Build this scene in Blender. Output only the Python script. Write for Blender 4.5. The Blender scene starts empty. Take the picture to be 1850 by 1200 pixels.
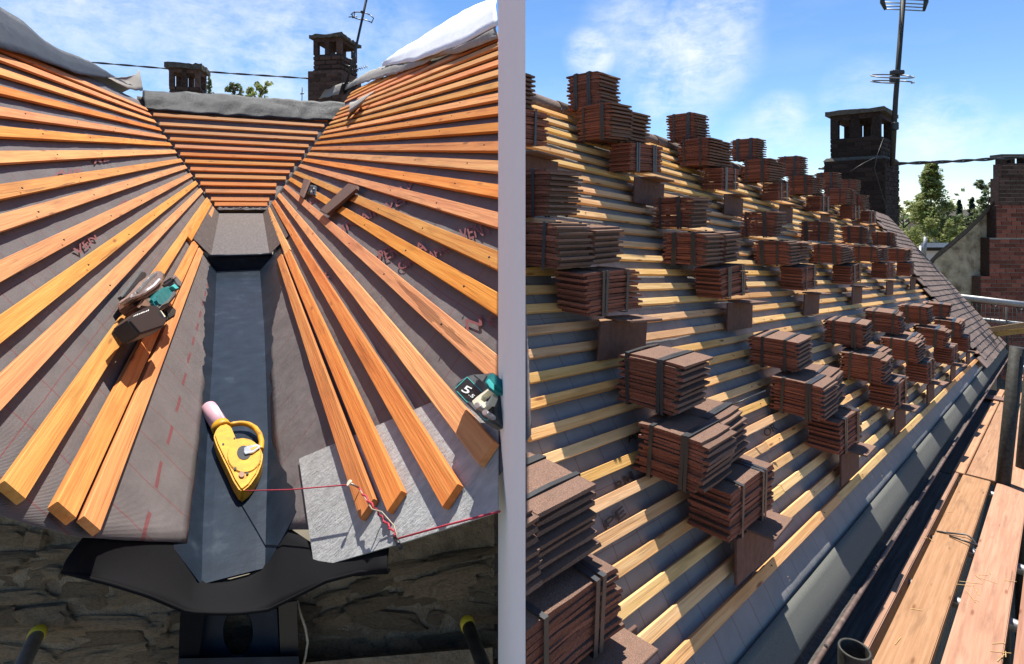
import bpy, bmesh, math, random
from mathutils import Vector, Matrix, noise
random.seed(7)
SC = bpy.context.scene
COL = SC.collection
V = Vector
# ------------------------------------------------------------------ camera, sky, sun, exposure
CZ = 5.0                                   # height of the camera above the ground
F, HX, HY = 1000.0, 925.0, 385.0           # focal length and horizon in photograph pixels (1850 x 1200)
SUN_AZ, SUN_EL = 0.0, 69.0                # azimuth clockwise from +Y (the view direction), elevation
cam = bpy.data.cameras.new('camera')
cam.sensor_width = 36.0
cam.lens = 36.0 * F / 1850.0
cam.shift_y = (HY - 600.0) / 1850.0
cam.clip_start, cam.clip_end = 0.05, 4000.0
co = bpy.data.objects.new('camera', cam)
COL.objects.link(co)
co.location = (0, 0, CZ)
co.rotation_euler = (math.radians(90), 0, 0)
SC.camera = co

w = bpy.data.worlds.new('World')
SC.world = w
w.use_nodes = True
nt = w.node_tree
nt.nodes.clear()
def N(t, typ, **kw):
    n = t.nodes.new(typ)
    for k, v in kw.items():
        setattr(n, k, v)
    return n
def pxdir(x, y):
    return V(((x - HX) / F, 1.0, (HY - y) / F))
sky = N(nt, 'ShaderNodeTexSky', sky_type='NISHITA', sun_disc=False)
sky.sun_elevation = math.radians(SUN_EL)
sky.sun_rotation = math.radians(SUN_AZ)
sky.altitude = 1500
sky.air_density = 1.0
sky.dust_density = 0.15
sky.ozone_density = 4.0
bg = N(nt, 'ShaderNodeBackground')
bg.inputs['Strength'].default_value = 0.095
wo = N(nt, 'ShaderNodeOutputWorld')
tc = N(nt, 'ShaderNodeTexCoord')
# clouds: drifting fair-weather patches, laid out on a plane high above (direction / height)
sep = N(nt, 'ShaderNodeSeparateXYZ')
nt.links.new(tc.outputs['Generated'], sep.inputs[0])
def M(op, a, b=None, tree=nt, clamp=False):
    n = tree.nodes.new('ShaderNodeMath'); n.operation = op; n.use_clamp = clamp
    for i, v in enumerate((a, b)):
        if v is None: continue
        if isinstance(v, (int, float)): n.inputs[i].default_value = v
        else: tree.links.new(v, n.inputs[i])
    return n.outputs[0]
zc = M('ADD', M('MAXIMUM', sep.outputs['Z'], 0.0), 0.12)
cx = M('DIVIDE', sep.outputs['X'], zc); cy = M('DIVIDE', sep.outputs['Y'], zc)
comb = N(nt, 'ShaderNodeCombineXYZ')
nt.links.new(cx, comb.inputs[0]); nt.links.new(cy, comb.inputs[1])
def wnoise(vec, scale, detail, rough, dist=0.0):
    n = N(nt, 'ShaderNodeTexNoise'); n.inputs['Scale'].default_value = scale; n.inputs['Detail'].default_value = detail
    n.inputs['Roughness'].default_value = rough; n.inputs['Distortion'].default_value = dist
    nt.links.new(vec, n.inputs['Vector']); return n.outputs['Fac']
n1 = wnoise(comb.outputs[0], 1.3, 9, 0.6, 0.2)
n2 = wnoise(tc.outputs['Generated'], 7.0, 10, 0.66, .25)
n3 = wnoise(tc.outputs['Generated'], 2.2, 3, 0.5, 0.0)
dens = None
# directions of the larger patches, (x, y, radius in degrees, weight)
for (x, y, rad, wt) in [(1235, 95, 8.0, .95), (1150, 40, 6.0, .75), (1300, 20, 4.5, .9), (1068, 97, 3.3, 1.25), (1190, 170, 3.2, 1.0), (1240, 190, 4, .5), (1410, 222, 3.6, .8), (1560, 180, 4.5, .5),
                        (1700, 235, 4.5, .8), (1660, 250, 3.5, .7), (1370, 255, 4, .5), (1770, 310, 3.5, .45), (1830, 262, 3, .6), (1640, 320, 3, .4), (430, 80, 12, .8), (560, 90, 9, .6), (330, 60, 9, .75), (150, 20, 9, .85), (230, 120, 10, .75),
                        (700, 110, 8, .5), (480, 140, 12, .75), (60, 40, 6, .5), (1000, 230, 6, .35), (1450, 300, 8, .35)]:
    d = pxdir(x, y).normalized()
    dp = N(nt, 'ShaderNodeVectorMath', operation='DOT_PRODUCT')
    nt.links.new(tc.outputs['Generated'], dp.inputs[0]); dp.inputs[1].default_value = d
    mr = N(nt, 'ShaderNodeMapRange', interpolation_type='SMOOTHSTEP')
    mr.inputs['From Min'].default_value = math.cos(math.radians(rad)); mr.inputs['From Max'].default_value = 1.0
    mr.inputs['To Max'].default_value = wt
    nt.links.new(dp.outputs['Value'], mr.inputs['Value'])
    dens = mr.outputs[0] if dens is None else M('MAXIMUM', dens, mr.outputs[0])
back = M('MULTIPLY', M('SUBTRACT', n1, 0.50, clamp=True), 1.6)
wm = N(nt, 'ShaderNodeMapping'); wm.inputs['Rotation'].default_value = (0.2, 0.5, 0.4); wm.inputs['Scale'].default_value = (1.0, 1.0, 2.4)
nt.links.new(tc.outputs['Generated'], wm.inputs[0])
n4 = wnoise(wm.outputs[0], 16.0, 12, 0.7, 0.4)
detail = M('ADD', M('ADD', M('MULTIPLY', n2, 2.6), M('MULTIPLY', n4, 1.9)), -1.72)
detail = M('MAXIMUM', detail, 0.0)
cl = M('MULTIPLY', M('MULTIPLY', dens, detail), M('ADD', M('MULTIPLY', n3, 1.1), 0.15))
cl = M('ADD', cl, M('MULTIPLY', back, 0.25), clamp=True)
horizon = N(nt, 'ShaderNodeMapRange'); horizon.inputs['From Min'].default_value = 0.0; horizon.inputs['From Max'].default_value = 0.35
horizon.inputs['To Min'].default_value = 0.10; horizon.inputs['To Max'].default_value = 0.0
nt.links.new(sep.outputs['Z'], horizon.inputs['Value'])
cl = M('MAXIMUM', cl, M('MULTIPLY', horizon.outputs[0], 0.55), clamp=True)
hs = N(nt, 'ShaderNodeHueSaturation'); hs.inputs['Saturation'].default_value = 1.12; hs.inputs['Value'].default_value = 1.0
nt.links.new(sky.outputs[0], hs.inputs['Color'])
mixc = N(nt, 'ShaderNodeMix', data_type='RGBA')
nt.links.new(cl, mixc.inputs['Factor'])
nt.links.new(hs.outputs[0], mixc.inputs['A'])
mixc.inputs['B'].default_value = (5.9, 6.2, 6.7, 1)
nt.links.new(mixc.outputs['Result'], bg.inputs['Color'])
nt.links.new(bg.outputs[0], wo.inputs[0])

sl = bpy.data.lights.new('sun', 'SUN')
sl.energy = 4.8
sl.angle = math.radians(0.5)
sl.color = (1.0, 0.95, 0.86)
so = bpy.data.objects.new('sun', sl)
COL.objects.link(so)
az, el = math.radians(SUN_AZ), math.radians(SUN_EL)
sdir = V((math.sin(az) * math.cos(el), math.cos(az) * math.cos(el), math.sin(el)))
so.rotation_euler = sdir.to_track_quat('Z', 'Y').to_euler()
so.location = (0, 0, 30)
SC.view_settings.view_transform = 'Standard'
SC.view_settings.look = 'None'
SC.view_settings.gamma = 1.0
SC.view_settings.use_curve_mapping = False
SC.view_settings.exposure = 0.95

# ------------------------------------------------------------------ helpers
UP = V((0, 0, 1))
def ray(x, y): return pxdir(x, y)
class Plane:
    """A roof plane below the camera: e along the battens, u up the slope, n out of it, D the camera's distance from it."""
    def __init__(s, v1, v2, D):
        s.e = ray(*v1).normalized(); n = s.e.cross(ray(*v2)).normalized()
        if n.z < 0: n = -n
        s.n = n; s.u = n.cross(s.e).normalized()
        if s.u.z < 0: s.u = -s.u
        s.D = D
    def hit(s, x, y, h=0.0):
        r = ray(x, y); return r * ((h - s.D) / s.n.dot(r))
    def uv(s, x, y, h=0.0):
        p = s.hit(x, y, h); return p.dot(s.e), p.dot(s.u)
    def P(s, a, b, h=0.0): return s.e * a + s.u * b + s.n * (h - s.D)
    def mat(s):
        return frame(s.P(0, 0, 0), s.e, s.u, s.n)
    def flip(s): return s.e.cross(s.u).dot(s.n) < 0
def frame(o, x, y, z):
    m = Matrix.Identity(4)
    for i, c in enumerate((x, y, z)):
        for j in range(3): m[j][i] = c[j]
    m.translation = o + V((0, 0, CZ))
    return m
R = Plane((1915, 500), (950, -511), 1.52478)
L = Plane((437, 270), (0, -320), 0.62024)
Q = Plane((437, 270), (900, -263), 0.63305)

class MB:
    def __init__(s): s.bm = bmesh.new()
    def face(s, pts, mi=0):
        f = s.bm.faces.new([s.bm.verts.new(p) for p in pts]); f.material_index = mi; return f
    def box(s, x0, x1, y0, y1, z0, z1, M_=None, mi=0):
        c = [V((x, y, z)) for z in (z0, z1) for y in (y0, y1) for x in (x0, x1)]
        if M_ is not None: c = [M_ @ p for p in c]
        v = [s.bm.verts.new(p) for p in c]
        for q in ((0, 2, 3, 1), (4, 5, 7, 6), (0, 1, 5, 4), (2, 6, 7, 3), (0, 4, 6, 2), (1, 3, 7, 5)):
            f = s.bm.faces.new([v[i] for i in q]); f.material_index = mi
        return v
    def tube(s, pts, r, seg=8, cap=True, mi=0, closed=False):
        pts = [V(p) for p in pts]; rs = r if isinstance(r, (list, tuple)) else [r] * len(pts)
        rings = []; ref = None
        for i, p in enumerate(pts):
            if closed: d = pts[(i + 1) % len(pts)] - pts[i - 1]
            else: d = pts[min(i + 1, len(pts) - 1)] - pts[max(i - 1, 0)]
            d.normalize()
            if ref is None:
                ref = d.orthogonal().normalized()
            a = (ref - d * ref.dot(d)); a = a.normalized() if a.length > 1e-6 else d.orthogonal().normalized()
            ref = a; b = d.cross(a)
            rings.append([s.bm.verts.new(p + (a * math.cos(2 * math.pi * k / seg) + b * math.sin(2 * math.pi * k / seg)) * rs[i]) for k in range(seg)])
        n = len(rings)
        for i in range(n if closed else n - 1):
            A, B = rings[i], rings[(i + 1) % n]
            for k in range(seg):
                f = s.bm.faces.new([A[k], A[(k + 1) % seg], B[(k + 1) % seg], B[k]]); f.smooth = True; f.material_index = mi
        if cap and not closed:
            s.bm.faces.new(list(reversed(rings[0]))).material_index = mi; s.bm.faces.new(rings[-1]).material_index = mi
    def prism(s, bot, top, mi=0, mi_top=None):
        a = [s.bm.verts.new(p) for p in bot]; b = [s.bm.verts.new(p) for p in top]; n = len(a)
        s.bm.faces.new(list(reversed(a))).material_index = mi
        s.bm.faces.new(b).material_index = mi if mi_top is None else mi_top
        for i in range(n):
            s.bm.faces.new([a[i], a[(i + 1) % n], b[(i + 1) % n], b[i]]).material_index = mi
    def grid(s, rows, mi=0, smooth=True):
        vs = [[s.bm.verts.new(p) for p in r] for r in rows]
        for i in range(len(vs) - 1):
            for j in range(len(vs[0]) - 1):
                f = s.bm.faces.new([vs[i][j], vs[i][j + 1], vs[i + 1][j + 1], vs[i + 1][j]]); f.smooth = smooth; f.material_index = mi
        return vs
    def bevel(s, w_, seg=1):
        bmesh.ops.bevel(s.bm, geom=list(s.bm.edges), offset=w_, segments=seg, affect='EDGES', clamp_overlap=True)
        return s
    def mesh(s, name, mats, normals=True):
        if normals: bmesh.ops.recalc_face_normals(s.bm, faces=s.bm.faces)
        me = bpy.data.meshes.new(name); s.bm.to_mesh(me); s.bm.free()
        for m in (mats if isinstance(mats, (list, tuple)) else [mats]): me.materials.append(m)
        return me
    def build(s, name, mats, parent=None, m=None, normals=True):
        return link(name, s.mesh(name, mats, normals), parent, m)
def link(name, me, parent=None, m=None):
    o = bpy.data.objects.new(name, me); COL.objects.link(o)
    if parent is not None: o.parent = parent
    if m is not None: o.matrix_basis = m
    return o
def thing(name, label, cat, m=None, group=None):
    o = bpy.data.objects.new(name, None); COL.objects.link(o); o.empty_display_size = .1
    if m is not None: o.matrix_basis = m
    return tag(o, label, cat, group)
def tag(o, label=None, cat=None, group=None, kind=None):
    for k, v in (('label', label), ('category', cat), ('group', group), ('kind', kind)):
        if v: o[k] = v
    return o
def W(p): return p + V((0, 0, CZ))
WM = Matrix.Translation((0, 0, CZ))
def solidify(o, t, off=-1):
    md = o.modifiers.new('thickness', 'SOLIDIFY'); md.thickness = t; md.offset = off; return o

# ------------------------------------------------------------------ materials
def mat(name, base=(.5, .5, .5), rough=.7, metal=0.0, spec=.5):
    m = bpy.data.materials.new(name); m.use_nodes = True
    b = m.node_tree.nodes['Principled BSDF']
    b.inputs['Base Color'].default_value = (*base, 1); b.inputs['Roughness'].default_value = rough
    b.inputs['Metallic'].default_value = metal; b.inputs['Specular IOR Level'].default_value = spec
    return m, m.node_tree, b
def tex(t, scale, detail=4, rough=.55, stretch=None, coord='Object', dist=0.0):
    c = t.nodes.new('ShaderNodeTexCoord'); mp = t.nodes.new('ShaderNodeMapping')
    if stretch: mp.inputs['Scale'].default_value = stretch
    t.links.new(c.outputs[coord], mp.inputs['Vector'])
    n = t.nodes.new('ShaderNodeTexNoise'); n.inputs['Scale'].default_value = scale; n.inputs['Detail'].default_value = detail
    n.inputs['Roughness'].default_value = rough; n.inputs['Distortion'].default_value = dist
    t.links.new(mp.outputs[0], n.inputs['Vector']); return n, mp
def ramp(t, fac, stops):
    r = t.nodes.new('ShaderNodeValToRGB'); el_ = r.color_ramp.elements
    while len(el_) < len(stops): el_.new(.5)
    for e_, (p, c) in zip(el_, stops): e_.position = p; e_.color = (*c, 1)
    t.links.new(fac, r.inputs[0]); return r.outputs[0]
def mixrgb(t, fac, a, b, mode='MIX'):
    n = t.nodes.new('ShaderNodeMix'); n.data_type = 'RGBA'; n.blend_type = mode
    for k, v in (('Factor', fac), ('A', a), ('B', b)):
        if isinstance(v, (int, float)): n.inputs[k].default_value = v
        elif isinstance(v, tuple): n.inputs[k].default_value = (*v, 1)
        else: t.links.new(v, n.inputs[k])
    return n.outputs['Result']
def bump(t, b, h, strength=.4, dist=.01):
    n = t.nodes.new('ShaderNodeBump'); n.inputs['Strength'].default_value = strength; n.inputs['Distance'].default_value = dist
    t.links.new(h, n.inputs['Height']); t.links.new(n.outputs[0], b.inputs['Normal']); return n
def rnd(t): return t.nodes.new('ShaderNodeObjectInfo').outputs['Random']
def noisy(name, stops, scale, rough=.8, detail=6, bstr=.4, bdist=.01, stretch=None, metal=0.0, vary=.25, spec=.4, bscale=None):
    m, t, b = mat(name, rough=rough, metal=metal, spec=spec)
    n, mp = tex(t, scale, detail, .6, stretch)
    c = ramp(t, n.outputs['Fac'], stops)
    if vary:
        h = t.nodes.new('ShaderNodeHueSaturation'); t.links.new(c, h.inputs['Color'])
        t.links.new(M('ADD', M('MULTIPLY', rnd(t), 2 * vary, t), 1 - vary, t), h.inputs['Value']); c = h.outputs[0]
    t.links.new(c, b.inputs['Base Color'])
    hn = n.outputs['Fac']
    if bscale: hn = tex(t, bscale, 5, .65, stretch)[0].outputs['Fac']
    bump(t, b, hn, bstr, bdist)
    return m
def wood(name, c1, c2, c3, red=(.6, .12, .05), redamt=.5):
    m, t, b = mat(name, rough=.72, spec=.25)
    c = t.nodes.new('ShaderNodeTexCoord'); ofs = t.nodes.new('ShaderNodeVectorMath'); ofs.operation = 'ADD'
    r = rnd(t); cb = t.nodes.new('ShaderNodeCombineXYZ')
    for i in range(3): t.links.new(M('MULTIPLY', r, (71.0, 37.0, 53.0)[i], t), cb.inputs[i])
    t.links.new(c.outputs['Object'], ofs.inputs[0]); t.links.new(cb.outputs[0], ofs.inputs[1])
    def nz(scale, st, detail=4, dist=0.):
        mp = t.nodes.new('ShaderNodeMapping'); mp.inputs['Scale'].default_value = st; t.links.new(ofs.outputs[0], mp.inputs[0])
        n = t.nodes.new('ShaderNodeTexNoise'); n.inputs['Scale'].default_value = scale; n.inputs['Detail'].default_value = detail; n.inputs['Distortion'].default_value = dist
        t.links.new(mp.outputs[0], n.inputs['Vector']); return n.outputs['Fac']
    grain = nz(60, (.035, 1, 1), 6, .6)
    fine = nz(260, (.03, 1, 1), 3)
    broad = nz(3.0, (.35, 2, 2), 2)
    col = ramp(t, grain, [(.30, c1), (.52, c2), (.72, c3)])
    col = mixrgb(t, M('MULTIPLY', M('SUBTRACT', broad, .54, t, True), 4.0 * redamt, t, True), col, red)
    col = mixrgb(t, M('MULTIPLY', M('SUBTRACT', fine, .62, t, True), 2.2, t, True), col, tuple(v * .45 for v in c1))
    dirt = nz(7.0, (.5, 3, 3), 7)
    col = mixrgb(t, M('MULTIPLY', M('SUBTRACT', dirt, .55, t, True), 2.6, t, True), col, tuple(v * .42 for v in c1))
    split = nz(22, (.02, 1.0, 1.0), 5, 1.0)
    col = mixrgb(t, M('MULTIPLY', M('GREATER_THAN', split, .70, t), .6, t), col, tuple(v * .3 for v in c1))
    # knots
    vo = t.nodes.new('ShaderNodeTexVoronoi'); vo.inputs['Scale'].default_value = 6.5
    mp = t.nodes.new('ShaderNodeMapping'); mp.inputs['Scale'].default_value = (.45, 2.2, 2.2); t.links.new(ofs.outputs[0], mp.inputs[0]); t.links.new(mp.outputs[0], vo.inputs['Vector'])
    kn = N(t, 'ShaderNodeMapRange'); kn.inputs['From Min'].default_value = .13; kn.inputs['From Max'].default_value = .05; kn.clamp = True
    t.links.new(vo.outputs['Distance'], kn.inputs['Value'])
    col = mixrgb(t, M('MULTIPLY', kn.outputs[0], .8, t), col, (.16, .05, .02))
    h = t.nodes.new('ShaderNodeHueSaturation'); t.links.new(col, h.inputs['Color'])
    t.links.new(M('ADD', M('MULTIPLY', r, .34, t), .82, t), h.inputs['Value'])
    t.links.new(M('ADD', M('MULTIPLY', M('FRACT', M('MULTIPLY', r, 7.3, t), None, t), .022, t), .489, t), h.inputs['Hue'])
    t.links.new(M('ADD', M('MULTIPLY', M('FRACT', M('MULTIPLY', r, 13.7, t), None, t), .18, t), .90, t), h.inputs['Saturation'])
    t.links.new(h.outputs[0], b.inputs['Base Color'])
    bump(t, b, M('ADD', grain, M('MULTIPLY', fine, .9, t), t), .5, .003)
    return m
M_BAT = wood('orange_treated_timber', (.50, .175, .043), (.595, .24, .062), (.65, .295, .085), (.58, .165, .05), .4)
M_BATR = wood('pale_sawn_timber', (.60, .325, .115), (.70, .405, .165), (.76, .485, .22), (.62, .25, .08), .35)
M_BOARD = wood('scaffold_board_timber', (.30, .145, .082), (.365, .185, .108), (.41, .225, .14), (.26, .12, .065), .5)
M_BOARDD = wood('dusty_shade_timber', (.045, .04, .037), (.07, .062, .056), (.11, .095, .085), (.05, .04, .035), .2)  # dust plus shade beside the gutter and in its trough, put into colour
M_OLDB = wood('old_planed_timber', (.30, .2, .08), (.45, .31, .13), (.55, .4, .18), (.4, .25, .1), .2)

def membrane(name, base, line, dash_b=None, ga=.17, gb=.115, weave=900):
    m, t, b = mat(name, rough=.62, spec=.35)
    c = t.nodes.new('ShaderNodeTexCoord'); sp = t.nodes.new('ShaderNodeSeparateXYZ')
    wob, _ = tex(t, 3.0, 3); 
    add = t.nodes.new('ShaderNodeVectorMath'); add.operation = 'MULTIPLY_ADD'
    t.links.new(wob.outputs['Color'], add.inputs[0]); add.inputs[1].default_value = (.03, .02, 0); t.links.new(c.outputs['Object'], add.inputs[2])
    t.links.new(add.outputs[0], sp.inputs[0])
    def lines(v, step, wd):
        fr = M('FRACT', M('ADD', M('DIVIDE', v, step, t), 50.0, t), None, t)
        return M('LESS_THAN', fr, wd / step, t)
    la = lines(sp.outputs['X'], ga, .006); lb = lines(sp.outputs['Y'], gb * 2, .0022)
    ln = M('MAXIMUM', M('MULTIPLY', la, .62, t), lb, t)
    if dash_b is not None:
        inb = M('MULTIPLY', M('GREATER_THAN', sp.outputs['Y'], dash_b, t), M('LESS_THAN', sp.outputs['Y'], dash_b + .011, t), t)
        ln = M('MAXIMUM', ln, M('MULTIPLY', inb, lines(sp.outputs['X'], .22, .12), t), t)
    big, _ = tex(t, 6.0, 5); fine, _ = tex(t, 160.0, 3)
    wv = t.nodes.new('ShaderNodeTexWave'); wv.inputs['Scale'].default_value = weave / 6.283; wv.inputs['Distortion'].default_value = 1.5; wv.bands_direction = 'DIAGONAL'
    t.links.new(c.outputs['Object'], wv.inputs['Vector'])
    cc = ramp(t, big.outputs['Fac'], [(.3, tuple(v * .86 for v in base)), (.7, tuple(v * 1.14 for v in base))])
    cc = mixrgb(t, M('MULTIPLY', fine.outputs['Fac'], .25, t), cc, tuple(v * 1.4 for v in base))
    cc = mixrgb(t, M('MULTIPLY', ln, .75, t), cc, line)
    t.links.new(cc, b.inputs['Base Color'])
    hh = M('ADD', M('MULTIPLY', big.outputs['Fac'], 1.0, t), M('MULTIPLY', wv.outputs['Fac'], .06, t), t)
    bump(t, b, hh, .8, .016)
    return m
M_MEML = membrane('grey_membrane_valley', (.13, .115, .114), (.17, .03, .035), -.575)
M_MEMQ = membrane('grey_membrane_dashed', (.13, .115, .114), (.17, .03, .035), -.555)
M_MEMR = membrane('grey_membrane_steep', (.215, .208, .208), (.13, .05, .055), None, .16, .09)
M_PRINT = mat('red_print', (.17, .045, .047), .7)[0]
M_BLACKPRINT = mat('dark_print', (.035, .03, .032), .7)[0]
def tile_mats():
    m, t, b = mat('sandfaced_tile', rough=.9, spec=.2)
    n, _ = tex(t, 420, 3); g, _ = tex(t, 26, 4)
    c = ramp(t, n.outputs['Fac'], [(.35, (.10, .057, .042)), (.55, (.20, .12, .088)), (.75, (.32, .21, .16))])
    c = mixrgb(t, M('MULTIPLY', M('SUBTRACT', g.outputs['Fac'], .5, t, True), 1.2, t), c, (.085, .065, .055))
    h = t.nodes.new('ShaderNodeHueSaturation'); t.links.new(c, h.inputs['Color']); t.links.new(M('ADD', M('MULTIPLY', rnd(t), .4, t), .8, t), h.inputs['Value'])
    t.links.new(h.outputs[0], b.inputs['Base Color']); bump(t, b, n.outputs['Fac'], .6, .003)
    m2, t, b = mat('tile_edge', rough=.85, spec=.2)
    n, _ = tex(t, 180, 4)
    c = ramp(t, n.outputs['Fac'], [(.3, (.14, .05, .032)), (.6, (.25, .095, .06)), (.8, (.30, .14, .095))])
    h = t.nodes.new('ShaderNodeHueSaturation'); t.links.new(c, h.inputs['Color']); t.links.new(M('ADD', M('MULTIPLY', rnd(t), .7, t), .65, t), h.inputs['Value'])
    t.links.new(h.outputs[0], b.inputs['Base Color']); bump(t, b, n.outputs['Fac'], .6, .004)
    return m, m2
M_TILE, M_TEDGE = tile_mats()
M_LAID = noisy('laid_roof_tile', [(.3, (.11, .075, .062)), (.55, (.19, .135, .112)), (.8, (.26, .20, .17))], 60, .9, 5, .4, .004, vary=.22)
M_PROP = noisy('smooth_tile_underside', [(.3, (.085, .042, .032)), (.7, (.135, .07, .052))], 30, .85, 5, .3, .004, vary=.15)
M_STRAP = mat('grey_plastic_strap', (.035, .037, .041), .36, 0, .55)[0]
M_FELT = noisy('mineral_felt', [(.35, (.07, .072, .063)), (.55, (.125, .127, .112)), (.75, (.20, .20, .18))], 520, .92, 3, .4, .003, vary=0)
M_LEAD = noisy('blue_black_gutter_liner', [(.3, (.006, .011, .019)), (.6, (.012, .020, .033)), (.78, (.034, .046, .060))], 14, .38, 8, .12, .004, vary=0, spec=.16, bscale=60)
M_LEAD2 = noisy('brown_dusty_liner', [(.3, (.045, .038, .038)), (.6, (.08, .067, .064)), (.78, (.14, .12, .11))], 16, .55, 8, .5, .008, (1, 3, 1), vary=0)
M_RUBBER = mat('black_rubber', (.007, .007, .008), .85, 0, .08)[0]
M_BLACK = mat('black_plastic', (.014, .015, .017), .42)[0]
M_STONE = noisy('rubble_stone', [(.28, (.20, .14, .085)), (.5, (.42, .31, .19)), (.72, (.52, .42, .29))], 9, .95, 9, 1.0, .03, vary=.35, bscale=38)
M_GABLE = noisy('gable_rubble', [(.32, (.16, .125, .08)), (.5, (.42, .345, .225)), (.68, (.60, .51, .36))], 2.6, .95, 10, 1.0, .08, vary=0, bscale=5)
M_MORTAR = noisy('lime_mortar', [(.3, (.14, .105, .07)), (.6, (.26, .21, .145)), (.8, (.35, .29, .21))], 18, .95, 9, 1.0, .03, vary=0, bscale=45)
M_SLATE = noisy('grey_slate', [(.3, (.27, .275, .27)), (.55, (.36, .365, .36)), (.78, (.46, .465, .455))], 22, .62, 9, .55, .008, (1, 2.4, 1), vary=0, bscale=70)
def brickmat(name, stops, soot):
    m, t, b = mat(name, rough=.9, spec=.2)
    n, _ = tex(t, 22, 6); g, _ = tex(t, 2.2, 5, coord='Generated')
    c = ramp(t, n.outputs['Fac'], stops)
    h = t.nodes.new('ShaderNodeHueSaturation'); t.links.new(c, h.inputs['Color']); t.links.new(M('ADD', M('MULTIPLY', rnd(t), .8, t), .6, t), h.inputs['Value'])
    c = mixrgb(t, M('MULTIPLY', M('SUBTRACT', g.outputs['Fac'], 1 - soot, t, True), 3.0, t, True), h.outputs[0], (.02, .017, .016))
    t.links.new(c, b.inputs['Base Color']); bump(t, b, n.outputs['Fac'], .7, .012); return m
M_BRICKD = brickmat('sooty_brick', [(.3, (.016, .012, .010)), (.6, (.036, .023, .019)), (.8, (.09, .06, .048))], .45)
M_BRICKR = brickmat('red_brick', [(.3, (.15, .05, .034)), (.6, (.26, .088, .058)), (.8, (.36, .17, .12))], .25)
M_BRICKL = brickmat('brown_brick', [(.3, (.05, .03, .024)), (.6, (.10, .058, .044)), (.8, (.17, .11, .085))], .35)
M_JOINTD = noisy('dark_joint', [(.3, (.025, .022, .02)), (.7, (.06, .052, .046))], 20, .95, 5, .4, vary=0)
M_JOINTL = noisy('pale_joint', [(.3, (.22, .19, .16)), (.7, (.36, .32, .27))], 20, .95, 5, .4, vary=0)
M_CAP = noisy('chimney_cap_concrete', [(.3, (.05, .045, .038)), (.6, (.10, .088, .07)), (.8, (.16, .14, .11))], 14, .95, 7, .7, .02, vary=0)
M_WHITE = noisy('divider_white', [(.3, (.92, .92, .92)), (.7, (.94, .94, .94))], 40, .9, 4, .08, .003, vary=0)
M_TARPW = noisy('white_breather_sheet', [(.3, (.72, .73, .75)), (.7, (.82, .83, .85))], 30, .7, 4, .2, .01, vary=0)
M_TARPD = membrane('dark_blue_grey_sheet', (.018, .023, .032), (.05, .05, .06), None, .12, .10)
M_TARPB = noisy('beige_felt_sheet', [(.3, (.24, .21, .18)), (.7, (.34, .31, .27))], 30, .85, 5, .35, .01, vary=0)
M_GALV = noisy('galvanised_steel', [(.3, (.22, .225, .23)), (.7, (.36, .365, .37))], 30, .55, 5, .15, .002, vary=.1, metal=.75)
M_DKSTEEL = noisy('dark_weathered_steel', [(.3, (.022, .022, .02)), (.7, (.06, .057, .05))], 40, .65, 5, .25, .003, vary=.1, metal=.4)
M_ALU = mat('dull_aluminium', (.22, .22, .23), .5, .8)[0]
M_RUST = noisy('brown_gutter_paint', [(.3, (.075, .045, .036)), (.6, (.15, .10, .085)), (.8, (.25, .19, .165))], 22, .7, 7, .5, .005, vary=0)
M_YELP = noisy('yellow_plastic', [(.28, (.22, .11, .012)), (.40, (.50, .25, .012)), (.58, (.60, .30, .010)), (.72, (.60, .34, .03))], 34, .5, 6, .08, .002, vary=0)
M_YCAP = mat('yellow_cap', (.55, .42, .02), .55)[0]
M_PINK = noisy('pink_chalk_bottle', [(.3, (.55, .30, .36)), (.7, (.64, .38, .43))], 20, .5, 5, .05, .002, vary=0)
M_LABEL = noisy('white_label', [(.4, (.55, .56, .6)), (.7, (.72, .73, .76))], 60, .5, 4, .05, .002, vary=0)
M_TEAL = noisy('teal_plastic', [(.3, (.006, .10, .11)), (.7, (.015, .20, .20))], 24, .42, 5, .1, .003, vary=0)
M_GREYP = noisy('grey_tool_plastic', [(.3, (.07, .075, .075)), (.7, (.13, .135, .135))], 40, .6, 4, .15, .002, vary=0)
M_STEEL = noisy('scratched_steel', [(.3, (.34, .34, .35)), (.7, (.62, .62, .63))], 30, .34, 6, .15, .002, vary=0, metal=.8)
M_BRONZE = noisy('dusty_brown_metal', [(.3, (.14, .08, .055)), (.7, (.30, .18, .12))], 30, .5, 6, .2, .003, vary=0, metal=.3)
M_CREAM = mat('cream_plastic', (.70, .64, .48), .5)[0]
M_STRING = noisy('red_string', [(.3, (.30, .02, .04)), (.7, (.50, .05, .08))], 300, .8, 2, .3, .001, vary=0)
M_TWINE = noisy('pale_twine', [(.3, (.30, .25, .18)), (.7, (.45, .38, .28))], 200, .9, 2, .3, .001, vary=0)
M_CABLE = mat('black_cable', (.02, .02, .022), .5)[0]
M_NAIL = mat('galvanised_nail', (.30, .28, .27), .45, .7)[0]
M_WPAINT = mat('white_paint_print', (.78, .78, .76), .6)[0]
M_TEALP = mat('teal_print', (.05, .42, .40), .6)[0]
M_GROUND = noisy('gravel_and_earth', [(.3, (.09, .075, .05)), (.6, (.16, .135, .095)), (.8, (.22, .19, .14))], .6, .95, 6, .3, vary=0)
M_BARK = noisy('bark', [(.3, (.05, .04, .03)), (.7, (.11, .09, .07))], 8, .95, 6, .6, vary=0)
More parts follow.
